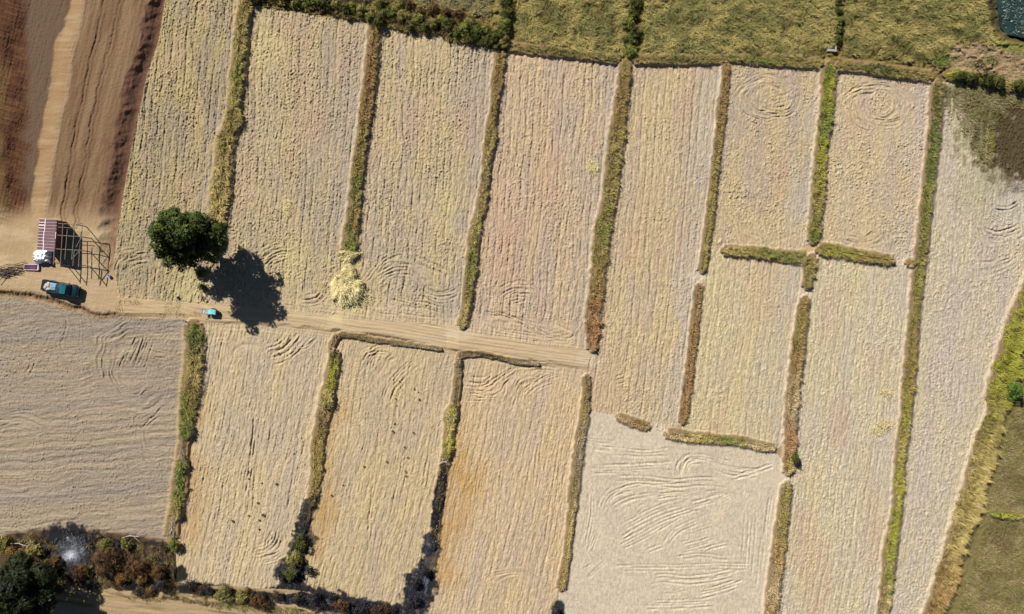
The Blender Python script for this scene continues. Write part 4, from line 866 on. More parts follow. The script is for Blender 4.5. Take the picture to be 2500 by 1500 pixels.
for px, py, r, c, lab in [(2335,190,.8,cD,"dark shrub in the shaded hedge nearest the top of the longest grass strip"),(2366,192,.8,cD,"low dark shrub left of the small sapling on the pond's shore"),(2402,198,1.1,cD,"widest black-green shrub, just below the small sapling"),(2432,204,1.0,cD,"dark shrub right of the widest black-green one in the shaded hedge"),(2478,214,.9,cD,"small dark shrub at the right edge of the picture under the dry shore"),
        (2466,952,1.35,((0.07,0.13,0.02),(0.12,0.19,0.03)),"vivid green bush growing through the golden band on the right edge"),(1937,1117,.55,cD,"small dark green shrub at the tip of the rusty red grass strip"),
        (738,1322,1.25,cD,"spiky dark green bush on the charred bank in the bottom left middle"),(722,1362,1.3,cOl,"olive-brown bush just below the spiky dark green one"),(712,1396,1.1,cD,"grey-green shrub standing on ash at the end of the charred bank"),(757,1388,.72,cK,"round very dark bush alone beside the charred bank"),  # the last one is a round near-black bush
        (432,1325,1.0,cG,"bright green bush above the small ash patch at the thicket's right end"),(272,1362,2.5,cB,"biggest brown bush in the middle of the scorched thicket"),(335,1382,1.6,cB,"brown bush right of the biggest one in the scorched thicket"),(352,1405,1.0,cO,"orange and yellow bush in the lower part of the thicket"),(302,1408,.8,cO,"small yellow-orange bush under the biggest brown one"),
        (262,1325,1.1,cY,"yellow-green clump right of the white ash heap"),(315,1325,.9,cY,"yellow clump at the top edge of the thicket"),(50,1352,1.5,cO,"rusty orange bush above the corner tree"),(20,1330,1.3,cOl,"olive bush at the left edge below the ploughed field"),(92,1340,1.4,cOl,"olive and brown bush left of the white ash heap"),(205,1392,1.2,cB,"brown bush below the white ash heap"),(140,1372,1.3,cB,"dark brown bush between the corner tree and the white ash heap"),
        (392,1392,1.2,cB,"dark bush at the right end of the scorched thicket"),(400,1425,1.1,cK,"charred bush where the thicket narrows"),(345,1442,1.0,cK,"charred bush with a rusty side near the bottom field"),(372,1440,.6,cO,"small rusty bush next to the charred one near the bottom field"),(470,1420,1.0,cK,"grey-black burnt scrub under the field with dark weed spots"),(555,1446,1.5,cY,"olive-yellow bush at the bottom, left of a brown one"),(592,1452,1.0,cOl,"olive bush pressed against the brown one at the bottom"),(640,1462,1.5,cB,"brown bush at the bottom between green and charred scrub"),(838,1476,1.1,cB,"brown and grey burnt scrub on the bottom bank"),(930,1492,1.2,cK,"blackened scrub at the bottom edge left of the charred trench"),(222,1424,.8,cK,"black burnt shrub at the upper corner of the bottom field"),
        (1015,1420,.7,cK,"charred shrub with white twigs at the left side of the burnt trench"),(1012,1462,.8,cK,"charred scrub in the lower part of the burnt trench"),(1040,1395,.8,cK,"charred scrub at the burnt trench's top"),(690,1400,.8,cK,"dark scrub at the left edge of the charred bank's ash"),(770,1452,.9,cK,"blackened scrub where the charred bank meets the bottom bank"),(885,1484,1.1,cK,"blackened scrub between the grey burnt scrub and the bottom edge"),(1358,1488,.6,cK,"charred tuft bush at the bottom end of the sparse grey-brown strip"),(495,700,.5,cY,"yellow tuft bush at the shadow's left edge under the big tree")]:
    shrub("shrub", lab, "shrub", px, py, r, min(2.4, .7 + .75 * r), c, rs, dens=17 if c is not cK else 9)
rq = np.random.default_rng(77)
for k in range(46):
    if k < 26: px = rq.uniform(-40, 425); py = rq.uniform(1318, 1425) if px > 150 else rq.uniform(1318, 1370)
    else: px = rq.uniform(430, 1000); py = 1434 + (px - 430) * .085 + rq.uniform(-10, 14)
    if 120 < px < 230 and 1300 < py < 1385: continue
    shrub("scrub", "one of the low burnt scrub clumps filling the scorched ground along the bottom edge", "scrub", px, py, rq.uniform(.45, .95), rq.uniform(.4, .9), [cK, cB, cK, ((0.05, 0.035, 0.022), (0.11, 0.08, 0.045))][k % 4], rq, dens=9, n=8, L=.3, wd=.06, group="low burnt scrub along the bottom edge")
# small sapling with an open crown
tt = big_tree("sapling", "thin dark sapling with an open crown on the pond's dry shore", "tree", 2385, 172, [((-.9, .3, 1.9), .45), ((.5, .7, 2.2), .5), ((1.2, .5, 1.9), .4), ((.1, -.2, 2.0), .5)], 1.0, .08, cD, 10, 8, .26, .09, rs)

# ------------------------------------------------------------------ dots of weed on the lower fields
def tuft(name, label, px, py, r, c, group):
    r = r * .58; n = 36; a = RNG.uniform(0, 6.28, n); q = r * np.sqrt(RNG.random(n)) * .6
    P = np.zeros((n, 3)); P[:, 0] = q * np.cos(a); P[:, 1] = q * np.sin(a); P[:, 2] = -.02
    cc = np.array(c) * RNG.uniform(.6, 1.3, (n, 1))
    V, Q, Tt, c5 = blades(P, a + RNG.normal(0, .5, n), r * RNG.uniform(.8, 1.5, n), RNG.uniform(.04, .08, n), RNG.uniform(.3, 1.1, n), cc, RNG)
    o = mesh_np(name, V, Q, Tt, c5, M_GRASS); o.location = G(px, py); return tag(o, label, "weed", group)
for px, py, r in [(467,1196,.42),(609,1152,.36),(676,1182,.34),(631,1229,.34),(644,1258,.42),(634,1270,.25),(569,1273,.36),(634,1293,.3),(608,1259,.26),(681,864,.34),(608,1170,.22),(736,1070,.2),(718,1108,.2),(640,1180,.2)]:
    tuft("weed_tuft", "one of the small blackish weed tufts dotted over the field below the tree's shadow", px, py, r, (0.07, 0.055, 0.03), "dark weed tufts on the field below the tree's shadow")
for px, py, r in [(964,1035,.3),(960,1054,.36),(1010,1057,.3),(997,1118,.3),(945,1128,.28),(890,1140,.28),(992,1152,.36),(992,1163,.28),(810,1210,.26),(988,1092,.24),(976,932,.24),(1024,976,.3),(1012,950,.2),(966,974,.22),(970,992,.2),(1022,958,.2),(838,1185,.2)]:
    tuft("weed_tuft", "one of the small grey-green weed tufts dotted over the field with green weeds", px, py, r, (0.10, 0.105, 0.05), "green weed tufts on the field with an orange left edge")
tuft("dry_tuft", "small dark dead tuft at the track's upper edge, left of the tall grass strip's end", 436, 728, .42, (0.03, 0.022, 0.014), None)
tuft("dry_tuft", "larger dark brown dead tuft beside the tree's shadow above the cart", 497, 729, .6, (0.05, 0.033, 0.018), None)

# loose straw patches: lying stalks
def straw_patch(label, px, py, rx, ry, n, rz=0):
    a = RNG.uniform(0, 6.28, n); q = np.sqrt(RNG.random(n)) * (1 + .3 * vn(a * 1.3, a * 0, int(px)))
    x = rx * q * np.cos(a); y = ry * q * np.sin(a); c, s_ = math.cos(rz), math.sin(rz)
    P = np.stack([x * c - y * s_, x * s_ + y * c, .04 + .12 * (1 - q.clip(0, 1)) * RNG.random(n)], -1)
    col_ = np.array((0.62, 0.52, 0.26)) * RNG.uniform(.6, 1.15, (n, 1))
    V, Q, Tt, cc = blades(P, RNG.uniform(0, 6.28, n), RNG.uniform(.35, .8, n), RNG.uniform(.03, .06, n), RNG.uniform(1.2, 1.45, n), col_, RNG)
    o = mesh_np("straw_patch", V, Q, Tt, cc, M_STRAW); o.location = G(px, py, .03); return tag(o, label, "straw")
straw_patch("loose yellow straw lying beside the wide brown strip's left edge", 1445, 408, .9, 1.0, 260)
straw_patch("scattered yellow straw left of the longest strip, below its middle", 2150, 1042, 1.5, .8, 260, .4)
straw_patch("few yellow stalks in the long pale field above the scattered straw", 2164, 958, .9, .5, 110)
straw_patch("narrow streak of yellow straw in the field above the tree's shadow", 702, 508, .5, 1.4, 170)
straw_patch("fan of yellow straw dragged away from the straw heap toward the track", 884, 738, .9, 1.5, 300, -.7)

# ------------------------------------------------------------------ straw heap
def mound(px, py, rx, ry, h, rot, seed, col0, col1, rough, power=.55, ns=34, nr=22, twist=0.0, streak=0.0, wobk=.3):
    V = []; F = []; g = G(px, py); cs = []
    for i in range(nr + 1):
        f = i / nr
        for k in range(ns):
            a = 2 * math.pi * k / ns; wob_ = 1 + wobk * float(fbm(np.array(math.cos(a) * 1.5 + 5), np.array(math.sin(a) * 1.5), seed, 2))
            x = rx * f * math.cos(a) * wob_; y = ry * f * math.sin(a) * wob_
            z = h * (1 - f ** 2.4) ** power if f < 1 else -.15
            z += rough * float(fbm(np.array(x * 1.4), np.array(y * 1.4), seed + 3, 3)) * min(1, 3 * (1 - f) + .15)
            c, s_ = math.cos(rot), math.sin(rot); V.append((x * c - y * s_, x * s_ + y * c, z))
            t = float(sm(np.array(.5 + .9 * fbm(np.array(x * 1.6), np.array(y * 1.6), seed + 9, 3))))
            if streak: t = float(sm(np.array(.75 - f + streak * fbm(np.array(a * 5), np.array(f * 2.2), seed + 5, 3))))
            cs.append(np.array(col0) * (1 - t) + np.array(col1) * t)
    for i in range(nr):
        for k in range(ns): F.append((i * ns + k, (i + 1) * ns + k, (i + 1) * ns + (k + 1) % ns, i * ns + (k + 1) % ns))
    return V, F, np.array(cs), g
def straw_heap(label, px, py, rx, ry, h, rot, seed, n):
    V, F, cs, g = mound(px, py, rx, ry, h, rot, seed, (0.43, 0.35, 0.16), (0.60, 0.515, 0.265), .5, .5, 48, 28, 0, 0, .6)
    t = thing("straw_heap", label, "straw heap", g)
    mesh_np("heap", V, F, None, cs, M_STRAW, t, smooth=True)
    rr = np.random.default_rng(seed); VV = np.array(V); i = rr.integers(48, len(VV), n); P = VV[i] + rr.normal(0, .06, (n, 3)); P[:, 2] = np.maximum(P[:, 2], 0.02)
    a = np.arctan2(P[:, 1], P[:, 0]) + rr.normal(0, .6, n)
    c = (cs[i] * rr.uniform(.75, 1.35, (n, 1))).clip(0, .8)
    v, q, tr, cc = blades(P, a, rr.uniform(.2, .5, n), rr.uniform(.025, .06, n), rr.uniform(1.1, 1.5, n), c, rr)
    mesh_np("loose_straw", v, q, tr, cc, M_STRAW, t)
    return t
straw_heap("large pale yellow straw heap beside the track at the end of a grass strip", 848, 692, 2.2, 3.3, 1.4, -.2, 61, 1800)
straw_heap("small lumpy straw pile touching the top of the large straw heap", 850, 625, 1.4, .75, .7, .15, 62, 700)

# ash heap in the thicket
V, F, cs, g = mound(176, 1340, 2.2, 1.9, .16, -.35, 71, (0.03, 0.03, 0.034), (0.17, 0.19, 0.21), .10, 1.2, 48, 26, 0, 1.3)
t = thing("ash_heap", "white and blue-grey ash heap of a burnt-out fire in the thicket", "ash", g)
mesh_np("ash", V, F, None, cs, mat("ash", attr=True, rough=.95, spec=.05, noise=.6, nscale=2.5, bump=.6, bscale=9), t, smooth=True)
n = 3000; a = RNG.normal(-.9, 1.5, n); q = 3.4 * np.abs(RNG.normal(0, .40, n)).clip(0, 1.2) * (1 + .35 * vn(a * 2.2, a * 0, 736))
P = np.stack([q * np.cos(a) - .25, .85 * q * np.sin(a) - .35, .05 + .24 * (1 - (q / 3.2) ** 2).clip(0, 1) + .04 * RNG.random(n)], -1)
wh = np.clip(.80 - np.hypot(P[:, 0] * .8 + P[:, 1] * .5, (P[:, 1] * .8 - P[:, 0] * .5 + .5) * 1.6) / 2.4 + .6 * fbm(P[:, 0] * 1.2, P[:, 1] * 1.2, 735, 3), 0, 1)[:, None] ** 1.5
c = np.array((0.06, 0.065, 0.075)) * (1 - wh) + np.array((0.62, 0.66, 0.72)) * wh
v_, q_, t_, c_ = blades(P, RNG.normal(-.9, 1.0, n), RNG.uniform(.2, .7, n), RNG.uniform(.03, .09, n), RNG.uniform(1.25, 1.5, n), c * RNG.uniform(.6, 1.2, (n, 1)), RNG)
mesh_np("ash_flakes", v_, q_, t_, c_, M_STRAW, t)

# dead branches and brushwood
def branch(label, px, py, L, rz, pale=True, name="fallen_branch"):
    mb = MB(); r = np.random.default_rng(int(px))
    pts = [(0, 0, .08), (L * .35, .06 * L, .16), (L * .7, -.02 * L, .2), (L, .08 * L, .1)]; mb.tube(pts, [.06, .05, .035, .015], 6)
    for f, s_ in ((.3, 1), (.5, -1), (.65, 1)):
        mb.tube([(L * f, .03 * L, .15), (L * (f + .2), s_ * .18 * L, .25), (L * (f + .3), s_ * .3 * L, .18)], [.03, .02, .008], 5)
    o = mb.build(name, mat("bleached_wood", (0.42, 0.38, 0.32), .85, .1, noise=.3, nscale=8) if pale else M_TWIG); o.location = G(px, py, .25); o.rotation_euler = (0, 0, rz); return tag(o, label, "branch")
branch("pale bleached branch lying across the charred bank below the lime-green grass", 1070, 1134, 1.9, .45)
branch("pale dry palm frond lying in the dark scrub at the left edge", 30, 1326, 3.2, -.1)
branch("dark dead branch at the top end of the ragged strip below the track", 448, 781, 1.9, -.6, False)
branch("dark forked branch on the ragged bank where green grass turns to bare earth", 458, 1032, 2.1, -1.0, False)
branch("pale dry branches piled along the thicket's upper edge", 300, 1312, 3.4, .12)
mb = MB()
for i in range(46):
    f = RNG.random(); cx_ = -4.2 + 4.6 * f; cy_ = RNG.normal(0, .42) + .15 * cx_
    L = RNG.uniform(1.0, 2.4); a = .22 + RNG.normal(0, .22); z = RNG.uniform(.06, .4)
    mb.tube([(cx_ - L / 2 * math.cos(a), cy_ - L / 2 * math.sin(a), z), (cx_, cy_ + RNG.normal(0, .05), z + .06), (cx_ + L / 2 * math.cos(a), cy_ + L / 2 * math.sin(a), z)], [.045, .04, .025], 5)
o = mb.build("brushwood_pile", M_TWIG); o.location = G(55, 658); tag(o, "low pile of brown brushwood at the left edge beside the purple-lined tray", "brushwood")

# ------------------------------------------------------------------ shed
zg = float(zat(115, 580)); RH = zg + 2.35
shed = thing("shed", "field shed with maroon sheet roof and an open pole frame on its right", "shed", (0, 0, 0))
TL, TR, BR_, BL = T(97, 534.5, RH), T(138.5, 535.5, RH + .35), T(133, 613.5, RH + .3), T(90.5, 609.5, RH)
def rp(u, v, dz=0): 
    p = TL.lerp(TR, u).lerp(BL.lerp(BR_, u), v); p = p.copy(); p.z += dz; return p
mb = MB(); 
def slab(mb, u0, u1, v0, v1, z0, z1):
    V = [rp(u0, v0, z0), rp(u1, v0, z0), rp(u1, v1, z0), rp(u0, v1, z0), rp(u0, v0, z1), rp(u1, v0, z1), rp(u1, v1, z1), rp(u0, v1, z1)]
    mb.add(V, [(3, 2, 1, 0), (4, 5, 6, 7), (0, 1, 5, 4), (1, 2, 6, 5), (2, 3, 7, 6), (3, 0, 4, 7)])
slab(mb, -.01, 1.01, -.005, 1.005, -.06, -.01); mb.build("roof_base", M_PALE, shed)
vs = [0, .10, .20, .30, .40, .50, .60, .70, .80, .90, 1.0]
mb = MB(); sp = [.33, .33, .33, .33, .30, .30, .30, .32, .34, .34]
for i in range(10):
    wide = i in (1, 2); g0 = .018 if not wide else .05
    for (a, b) in ((0.0, sp[i] - .04), (sp[i] + .035, 1.0 - (.05 if i in (4, 5) else 0))):
        gg = g0 if a == 0 else .013
        k = 8
        va, vb = vs[i] + gg * .5, vs[i + 1] - gg * .5
        V = []; F = []
        for j in range(k + 1):                       # corrugated across
            zz = .015 + .022 * (j % 2); v = va + (vb - va) * j / k
            V += [rp(a, v, zz), rp(b, v, zz)]
        for j in range(k): F.append((2 * j, 2 * j + 1, 2 * j + 3, 2 * j + 2))
        mb.add(V, F)
mb.build("roof_sheeting", M_MAROON, shed)
# walls under the roof
def wall(p, q, z1a, z1b, name):
    dirv = (q - p); dirv.z = 0; nrm = Vector((-dirv.y, dirv.x, 0)).normalized() * .03
    V = []
    for s_ in (-1, 1):
        V += [(p.x + s_ * nrm.x, p.y + s_ * nrm.y, zg - .5), (q.x + s_ * nrm.x, q.y + s_ * nrm.y, zg - .5), (q.x + s_ * nrm.x, q.y + s_ * nrm.y, z1b), (p.x + s_ * nrm.x, p.y + s_ * nrm.y, z1a)]
    MB().add(V, [(0, 1, 2, 3), (7, 6, 5, 4), (0, 4, 5, 1), (1, 5, 6, 2), (2, 6, 7, 3), (3, 7, 4, 0)]).build(name, M_MAROON, shed)
ia, ib, ic, ie = rp(.06, .03), rp(.95, .03), rp(.95, .97), rp(.06, .97)
wall(ia, ib, RH - .08, RH + .24, "wall"); wall(ib, ic, RH + .24, RH + .2, "wall"); wall(ic, ie, RH + .2, RH - .08, "wall"); wall(ie, ia, RH - .08, RH - .08, "wall")
# open pole frame
def pole(p, q, r, name="beam", m=None): MB().tube([p, p.lerp(q, .5) + Vector((RNG.normal(0, .03), RNG.normal(0, .03), 0)), q], r, 7).build(name, m or M_POLE, shed)
RB = RH + .15
for (x0_, y0_, x1_, y1_) in ((154, 545, 147, 652), (164.5, 560, 158.4, 634), (182, 556, 175, 634), (181.5, 612, 178, 650), (197.5, 566, 192, 652)): pole(T(x0_, y0_, RB + .07), T(x1_, y1_, RB + .07), .055)
for (x0_, y0_, x1_, y1_, r_) in ((139, 574.5, 200, 578, .05), (134, 608, 200, 612, .05), (139, 546, 186, 549, .045), (138, 555, 174, 557.5, .04)): pole(T(x0_, y0_, RB), T(x1_, y1_, RB), r_)
pole(T(136.5, 540, RB + .12), T(131, 646, RB + .12), .07, "edge_beam")
for (x_, y_) in ((139, 545), (186, 549), (198, 578), (195, 612), (148, 648), (192, 648), (131, 642)):
    top = T(x_, y_, RB); pole(Vector((top.x, top.y, float(zat(1250 + top.x * S, 750 - top.y * S)) - .3)), top + Vector((0, 0, .1)), .06, "post")
pole(T(168, 550, RB + .9), T(184, 568, RB), .06, "brace"); pole(T(189, 549, RB), T(200, 545, zg + 2.5), .06, "brace"); pole(T(200, 545, zg + 2.5), T(199, 576, RB), .05, "brace"); pole(T(199, 580, RB), T(186, 604, RB + .4), .05, "brace"); pole(T(197, 610, RB), T(176, 632, RB + .3), .05, "brace")

# white tarpaulin draped over goods south of the shed
cx_, cy_ = 108, 627; g = G(cx_, cy_); n1 = 40; V = []; F = []
for j in range(n1):
    for i in range(n1):
        u = i / (n1 - 1) * 2 - 1; v = j / (n1 - 1) * 2 - 1
        rr_ = max(abs(u), abs(v)); e = 1 + .24 * float(vn(np.array(math.atan2(v, u) * 2.6), np.array(0.), 81))
        x = 1.18 * u * e + .06 * v; y = .92 * v * e
        z = 1.0 * (1 - rr_ ** 3.2) ** .7 if rr_ < 1 else 0
        z += .42 * (1 - rr_ ** 4) * float(fbm(np.array(x * 2.3), np.array(y * 2.3), 82, 3)) + .14 * float(fbm(np.array(x * 6), np.array(y * 6), 84, 2)) + .03
        V.append((x, y, z))
for j in range(n1 - 1):
    for i in range(n1 - 1): a = j * n1 + i; F.append((a, a + 1, a + n1 + 1, a + n1))
o = mesh_np("tarpaulin", V, F, None, None, M_WHITE, smooth=True); o.location = g; tag(o, "crumpled white plastic tarpaulin over a heap at the shed's lower end", "tarpaulin")
mb = MB(); mb.lathe((0, 0, 0), [(.0, 0), (.26, .02), (.34, .16), (.3, .34), (.14, .46), (.06, .5), (.10, .56), (0, .57)], 12)
o = mb.build("sack", M_RED, smooth=True); o.location = G(125, 641); o.scale = (1.3, 1, 1); tag(o, "dark red sack at the corner of the white tarpaulin", "sack")
o2 = o.copy(); COL.objects.link(o2); o2.location = G(105, 639); o2.scale = (.8, .7, .8); tag(o2, "small dark red sack under the front edge of the white tarpaulin", "sack")

# purple-lined tray
t = thing("tray", "long shallow pale tray lined with a purple mat on the sandy ground", "tray", G(79, 653), R(-2))
mb = MB()
for (c, s_) in (((0, .38, .14), (2.0, .07, .28)), ((0, -.38, .14), (2.0, .07, .28)), ((1.0, 0, .14), (.12, .69, .28)), ((-1.0, 0, .14), (.07, .69, .28)), ((0, 0, .03), (1.9, .69, .05))): mb.box(c, s_)
mb.build("rim", M_PALE, t)
MB().box((-.12, .02, .13), (1.55, .60, .14)).build("mat", M_PURPLE, t, .02)
for x_ in (-.6, .6): MB().box((x_, -.02, -.05), (.12, .9, .14)).build("runner", M_TWIG, t)
# bucket
t = thing("bucket", "small pale blue bucket at the foot of the dark slope", "bucket", G(268, 674)); t.scale = (.62, .62, .62)
MB().lathe((0, 0, 0), [(.0, .02), (.26, .02), (.36, .62), (.39, .62), (.39, .66), (.33, .66), (.25, .08), (0, .08)], 18).build("bucket_shell", M_BUCKET, t, smooth=True)
MB().tube([(.36 * math.cos(a), .36 * math.sin(a) * .25 - .1, .62 + .22 * math.sin(a)) for a in np.linspace(0, math.pi, 9)], .015, 5).build("handle", M_STEEL, t)

# ------------------------------------------------------------------ pickup truck (length along +x)
def ring(x, hw, z0, z1, sh=.10, tum=.05):
    return [(x, -hw + .04, z0), (x, -hw, z0 + .10), (x, -hw, z1 - sh), (x, -hw + tum, z1 - .03), (x, -hw + tum + .07, z1), (x, hw - tum - .07, z1), (x, hw - tum, z1 - .03), (x, hw, z1 - sh), (x, hw, z0 + .10), (x, hw - .04, z0)]
tr = thing("pickup_truck", "dark teal pickup truck parked with its load bed open, facing right on the sandy track", "pickup truck", G(157, 705), R(-11))
MB().loft([ring(-.42, .85, .36, 1.06), ring(.2, .86, .36, 1.06), ring(1.35, .86, .36, 1.04), ring(1.65, .855, .36, 1.01), ring(2.2, .82, .36, .93), ring(2.44, .74, .40, .84), ring(2.52, .62, .46, .74)]).build("body", M_NAVY, tr, .015, True)
def cabring(x, hw0, hw1, z0, z1): return [(x, -hw0, z0), (x, -hw1, z1), (x, hw1, z1), (x, hw0, z0)]
MB().loft([[(-.38, -.80, 1.03), (-.16, -.66, 1.60), (-.16, .66, 1.60), (-.38, .80, 1.03)], [(.55, -.81, 1.03), (.55, -.68, 1.66), (.55, .68, 1.66), (.55, .81, 1.03)], [(1.62, -.80, 1.02), (1.14, -.66, 1.63), (1.14, .66, 1.63), (1.62, .80, 1.02)]]).build("cab", M_NAVY, tr, .02, True)
MB().loft([[(.34, -.62, 1.665), (.34, .62, 1.665), (.34, .62, 1.69), (.34, -.62, 1.69)], [(.70, -.64, 1.675), (.70, .64, 1.675), (.70, .64, 1.705), (.70, -.64, 1.705)], [(1.17, -.62, 1.645), (1.17, .62, 1.645), (1.17, .62, 1.67), (1.17, -.62, 1.67)]]).build("roof_panel", M_TEAL, tr, .01)
MB().add([(1.235, -.60, 1.575), (1.235, .60, 1.575), (1.60, .72, 1.085), (1.60, -.72, 1.085), (1.195, -.60, 1.555), (1.195, .60, 1.555), (1.56, .72, 1.065), (1.56, -.72, 1.065)], [(0, 1, 2, 3), (7, 6, 5, 4), (0, 4, 5, 1), (1, 5, 6, 2), (2, 6, 7, 3), (3, 7, 4, 0)]).build("windscreen", M_GLASS, tr)
MB().add([(-.245, -.60, 1.50), (-.245, .60, 1.50), (-.37, .68, 1.12), (-.37, -.68, 1.12), (-.21, -.60, 1.50), (-.21, .60, 1.50), (-.34, .68, 1.12), (-.34, -.68, 1.12)], [(0, 1, 2, 3), (7, 6, 5, 4), (0, 4, 5, 1), (1, 5, 6, 2), (2, 6, 7, 3), (3, 7, 4, 0)]).build("rear_window", M_GLASS, tr)
for s_ in (-1, 1):
    for xa_, xb_ in ((-.18, .46), (.56, 1.22)):
        MB().add([(xa_, s_ * .80, 1.09), (xb_ + (.18 if xb_ > 1 else 0), s_ * .80, 1.09), (xb_, s_ * .70, 1.54), (xa_ + .06, s_ * .70, 1.54), (xa_, s_ * .77, 1.09), (xb_ + (.18 if xb_ > 1 else 0), s_ * .77, 1.09), (xb_, s_ * .67, 1.54), (xa_ + .06, s_ * .67, 1.54)], [(0, 1, 2, 3), (7, 6, 5, 4), (0, 4, 5, 1), (1, 5, 6, 2), (2, 6, 7, 3), (3, 7, 4, 0)]).build("side_window", M_GLASS, tr)
    d_ = MB().box((.45, s_ * .862, .74), (1.0, .03, .52)).build("door", M_NAVY, tr, .012)
    MB().box((.05, s_ * .885, .90), (.16, .02, .04)).build("handle", M_BLACK, d_)
    MB().box((1.22, s_ * .98, 1.10), (.10, .18, .16)).build("mirror", M_BLACK, tr, .03)
    MB().box((2.44, s_ * .60, .70), (.12, .26, .16)).build("headlight", M_LAMP, tr, .03)
    MB().box((-2.43, s_ * .79, .78), (.05, .12, .26)).build("tail_light", M_TAIL, tr, .01)
    for x_ in (1.62, -1.45):
        wh = thing("wheel", None, None); wh.parent = tr; wh.location = (x_, s_ * .76, .34)
        MB().lathe((0, -.11, 0), [(.19, 0), (.31, 0), (.34, .03), (.34, .19), (.31, .22), (.19, .22), (.19, 0)], 20, 'y').build("tyre", M_BLACK, wh, smooth=True)
        MB().lathe((0, -.09, 0), [(0, .02), (.10, 0), (.195, .03), (.195, .17), (.10, .18), (0, .18)], 16, 'y').build("rim", M_STEEL, wh, smooth=True)
# load bed, its inside open
MB().box((-1.44, 0, .64), (1.94, 1.56, .06)).build("bed_floor", M_BEDLINER, tr)
for s_ in (-1, 1):
    MB().loft([[(-2.42, s_ * .86, .45), (-2.42, s_ * .86, 1.0), (-2.42, s_ * .78, 1.06), (-2.42, s_ * .74, .62)], [(-.46, s_ * .86, .45), (-.46, s_ * .86, 1.0), (-.46, s_ * .78, 1.06), (-.46, s_ * .74, .62)]]).build("bed_side", M_NAVY, tr, .012)
MB().box((-.50, 0, .86), (.06, 1.5, .42)).build("bed_front", M_NAVY, tr, .01)
MB().box((-2.68, 0, .62), (.50, 1.5, .05)).build("tailgate", M_BLACK, tr, .01)
MB().box((2.50, 0, .47), (.12, 1.5, .16)).build("front_bumper", M_BLACK, tr, .04)
MB().box((2.50, 0, .66), (.06, .9, .12)).build("grille", M_BLACK, tr, .01)
MB().box((-2.44, 0, .44), (.10, 1.5, .12)).build("rear_bumper", M_STEEL, tr, .02)
# load: blue sheet, sacks
def on_truck(o, x, y, z, rz=0):
    p = tr.matrix_basis @ Vector((x, y, z)) if False else Vector(tr.location) + Matrix.Rotation(R(-11), 3, 'Z') @ Vector((x, y, z)); o.location = p; o.rotation_euler = (0, 0, R(-11) + rz)
V = []; F = []; n1 = 16
for j in range(n1):
    for i in range(n1):
        u = i / (n1 - 1) * 2 - 1; v = j / (n1 - 1) * 2 - 1; r_ = max(abs(u), abs(v)); V.append((.56 * u, .60 * v, .30 * (1 - r_ ** 6) + .05 * float(fbm(np.array(u * 2.4), np.array(v * 2.4), 91, 2))))
for j in range(n1 - 1):
    for i in range(n1 - 1): a = j * n1 + i; F.append((a, a + 1, a + n1 + 1, a + n1))
o = mesh_np("blue_sheet", V, F, None, None, M_LBLUE, smooth=True); on_truck(o, -1.1, .02, .69); tag(o, "light blue plastic sheet over the load at the front of the truck's bed", "sheet")
def sack(mat_, label, x, y, rz, sc):
    V = []; F = []; n_ = 12
    for j in range(n_ + 1):
        f = j / n_ * 2 - 1; hw = .24 * (1 - abs(f) ** 5) ** .5 + .02
        for k in range(10): a = 2 * math.pi * k / 10; V.append((.42 * f, hw * math.cos(a), .14 + .13 * (1 - abs(f) ** 4) * math.sin(a)))
    mb_ = MB(); mb_.loft([V[i * 10:(i + 1) * 10] for i in range(n_ + 1)]); o_ = mb_.build("sack", mat_, smooth=True); o_.scale = (sc, sc, sc); on_truck(o_, x, y, .67, rz); return tag(o_, label, "sack")
sack(M_CRATE, "tan sack lying across the truck's bed behind the blue sheet", -1.85, .18, 1.5, 1.0)
sack(mat("grey_sacking", (0.33, 0.33, 0.36), .8, .1, noise=.2), "grey sack by the tailgate on the truck's bed", -2.16, -.1, 1.3, 1.0)
sack(M_CRATE, "small tan sack on the truck's bed near its right side", -1.8, -.42, .2, .8)

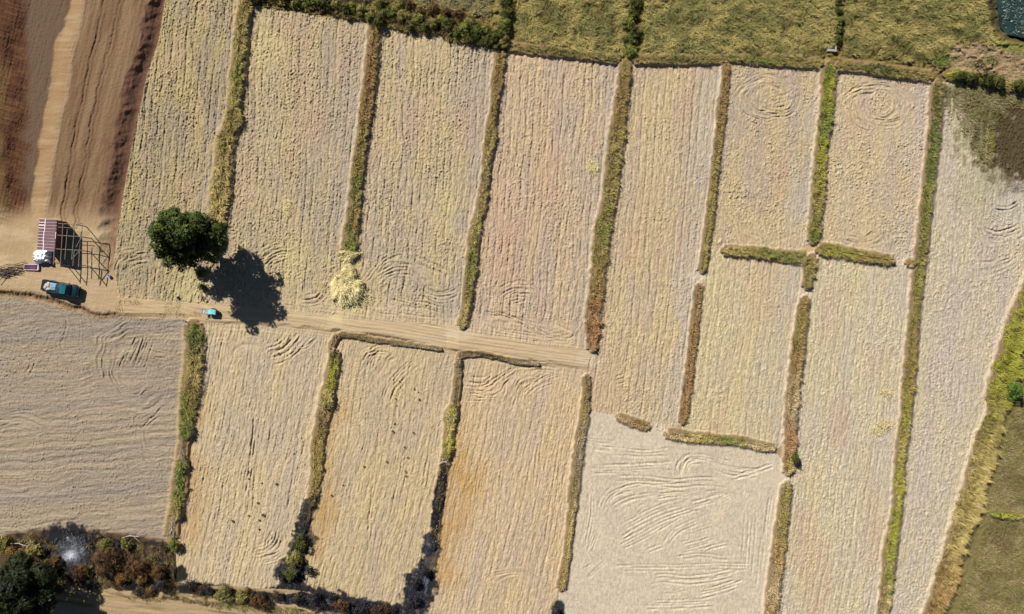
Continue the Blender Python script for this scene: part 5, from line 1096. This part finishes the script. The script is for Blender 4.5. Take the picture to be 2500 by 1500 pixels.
# ------------------------------------------------------------------ two-wheeled farm cart with a cyan box
ct = thing("farm_cart", "small cyan two-wheeled farm cart with long pale handles on the track below the tree", "farm cart", G(521, 762), R(-3))
mb = MB(); mb.box((.02, 0, .42), (1.15, .66, .05))
for c, s_ in (((.02, .345, .62), (1.15, .04, .40)), ((.02, -.345, .62), (1.15, .04, .40)), ((-.57, 0, .62), (.04, .65, .40)), ((.61, 0, .62), (.04, .65, .40))): mb.box(c, s_)
mb.build("box", M_CYAN, ct)
MB().loft([[(-.5, -.30, .80), (-.5, .30, .80), (-.5, .30, .84), (-.5, -.30, .84)], [(0, -.31, .83), (0, .31, .83), (0, .31, .90), (0, -.31, .90)], [(.56, -.30, .80), (.56, .30, .80), (.56, .30, .84), (.56, -.30, .84)]]).build("cover", M_CYAN, ct)
MB().box((.78, -.05, .42), (.26, .56, .44), 0, .85).build("motor", M_BLACK, ct, .03)
for s_ in (-1, 1):
    MB().tube([(-.5, s_ * .30, .62), (-1.2, s_ * .30, .78), (-1.75, s_ * .34, .95)], .028, 6).build("handle", M_STEEL, ct)
    wh = thing("wheel", None, None); wh.parent = ct; wh.location = (.1, s_ * .46, .30)
    MB().lathe((0, -.06, 0), [(.2, 0), (.28, 0), (.30, .03), (.30, .09), (.28, .12), (.2, .12), (.2, 0)], 18, 'y').build("tyre", M_BLACK, wh, smooth=True)
    MB().lathe((0, -.05, 0), [(0, .02), (.2, .03), (.2, .08), (0, .09)], 14, 'y').build("rim", M_STEEL, wh, smooth=True)
for x_ in (-.95, -1.35): MB().tube([(x_, -.31, .72 + (-.95 - x_) * .25), (x_, .31, .72 + (-.95 - x_) * .25)], .022, 6).build("crossbar", M_STEEL, ct)
MB().box((-1.12, 0, .70), (.42, .5, .04)).build("seat", mat("grey_seat", (0.34, 0.35, 0.33), .7, .2, noise=.2), ct, .01)

# ------------------------------------------------------------------ concrete sluice by the bank crossing
t = thing("sluice", "small pale concrete sluice slab where the narrow hedge meets the bank", "sluice", G(2030, 125), R(-4))
MB().box((0, 0, .10), (1.3, .34, .4)).build("slab", M_CONC, t, .03)
for s_ in (-1, 1): MB().box((s_ * .55, .45, .06), (.16, .55, .38)).build("side_wall", M_CONC, t, .02)
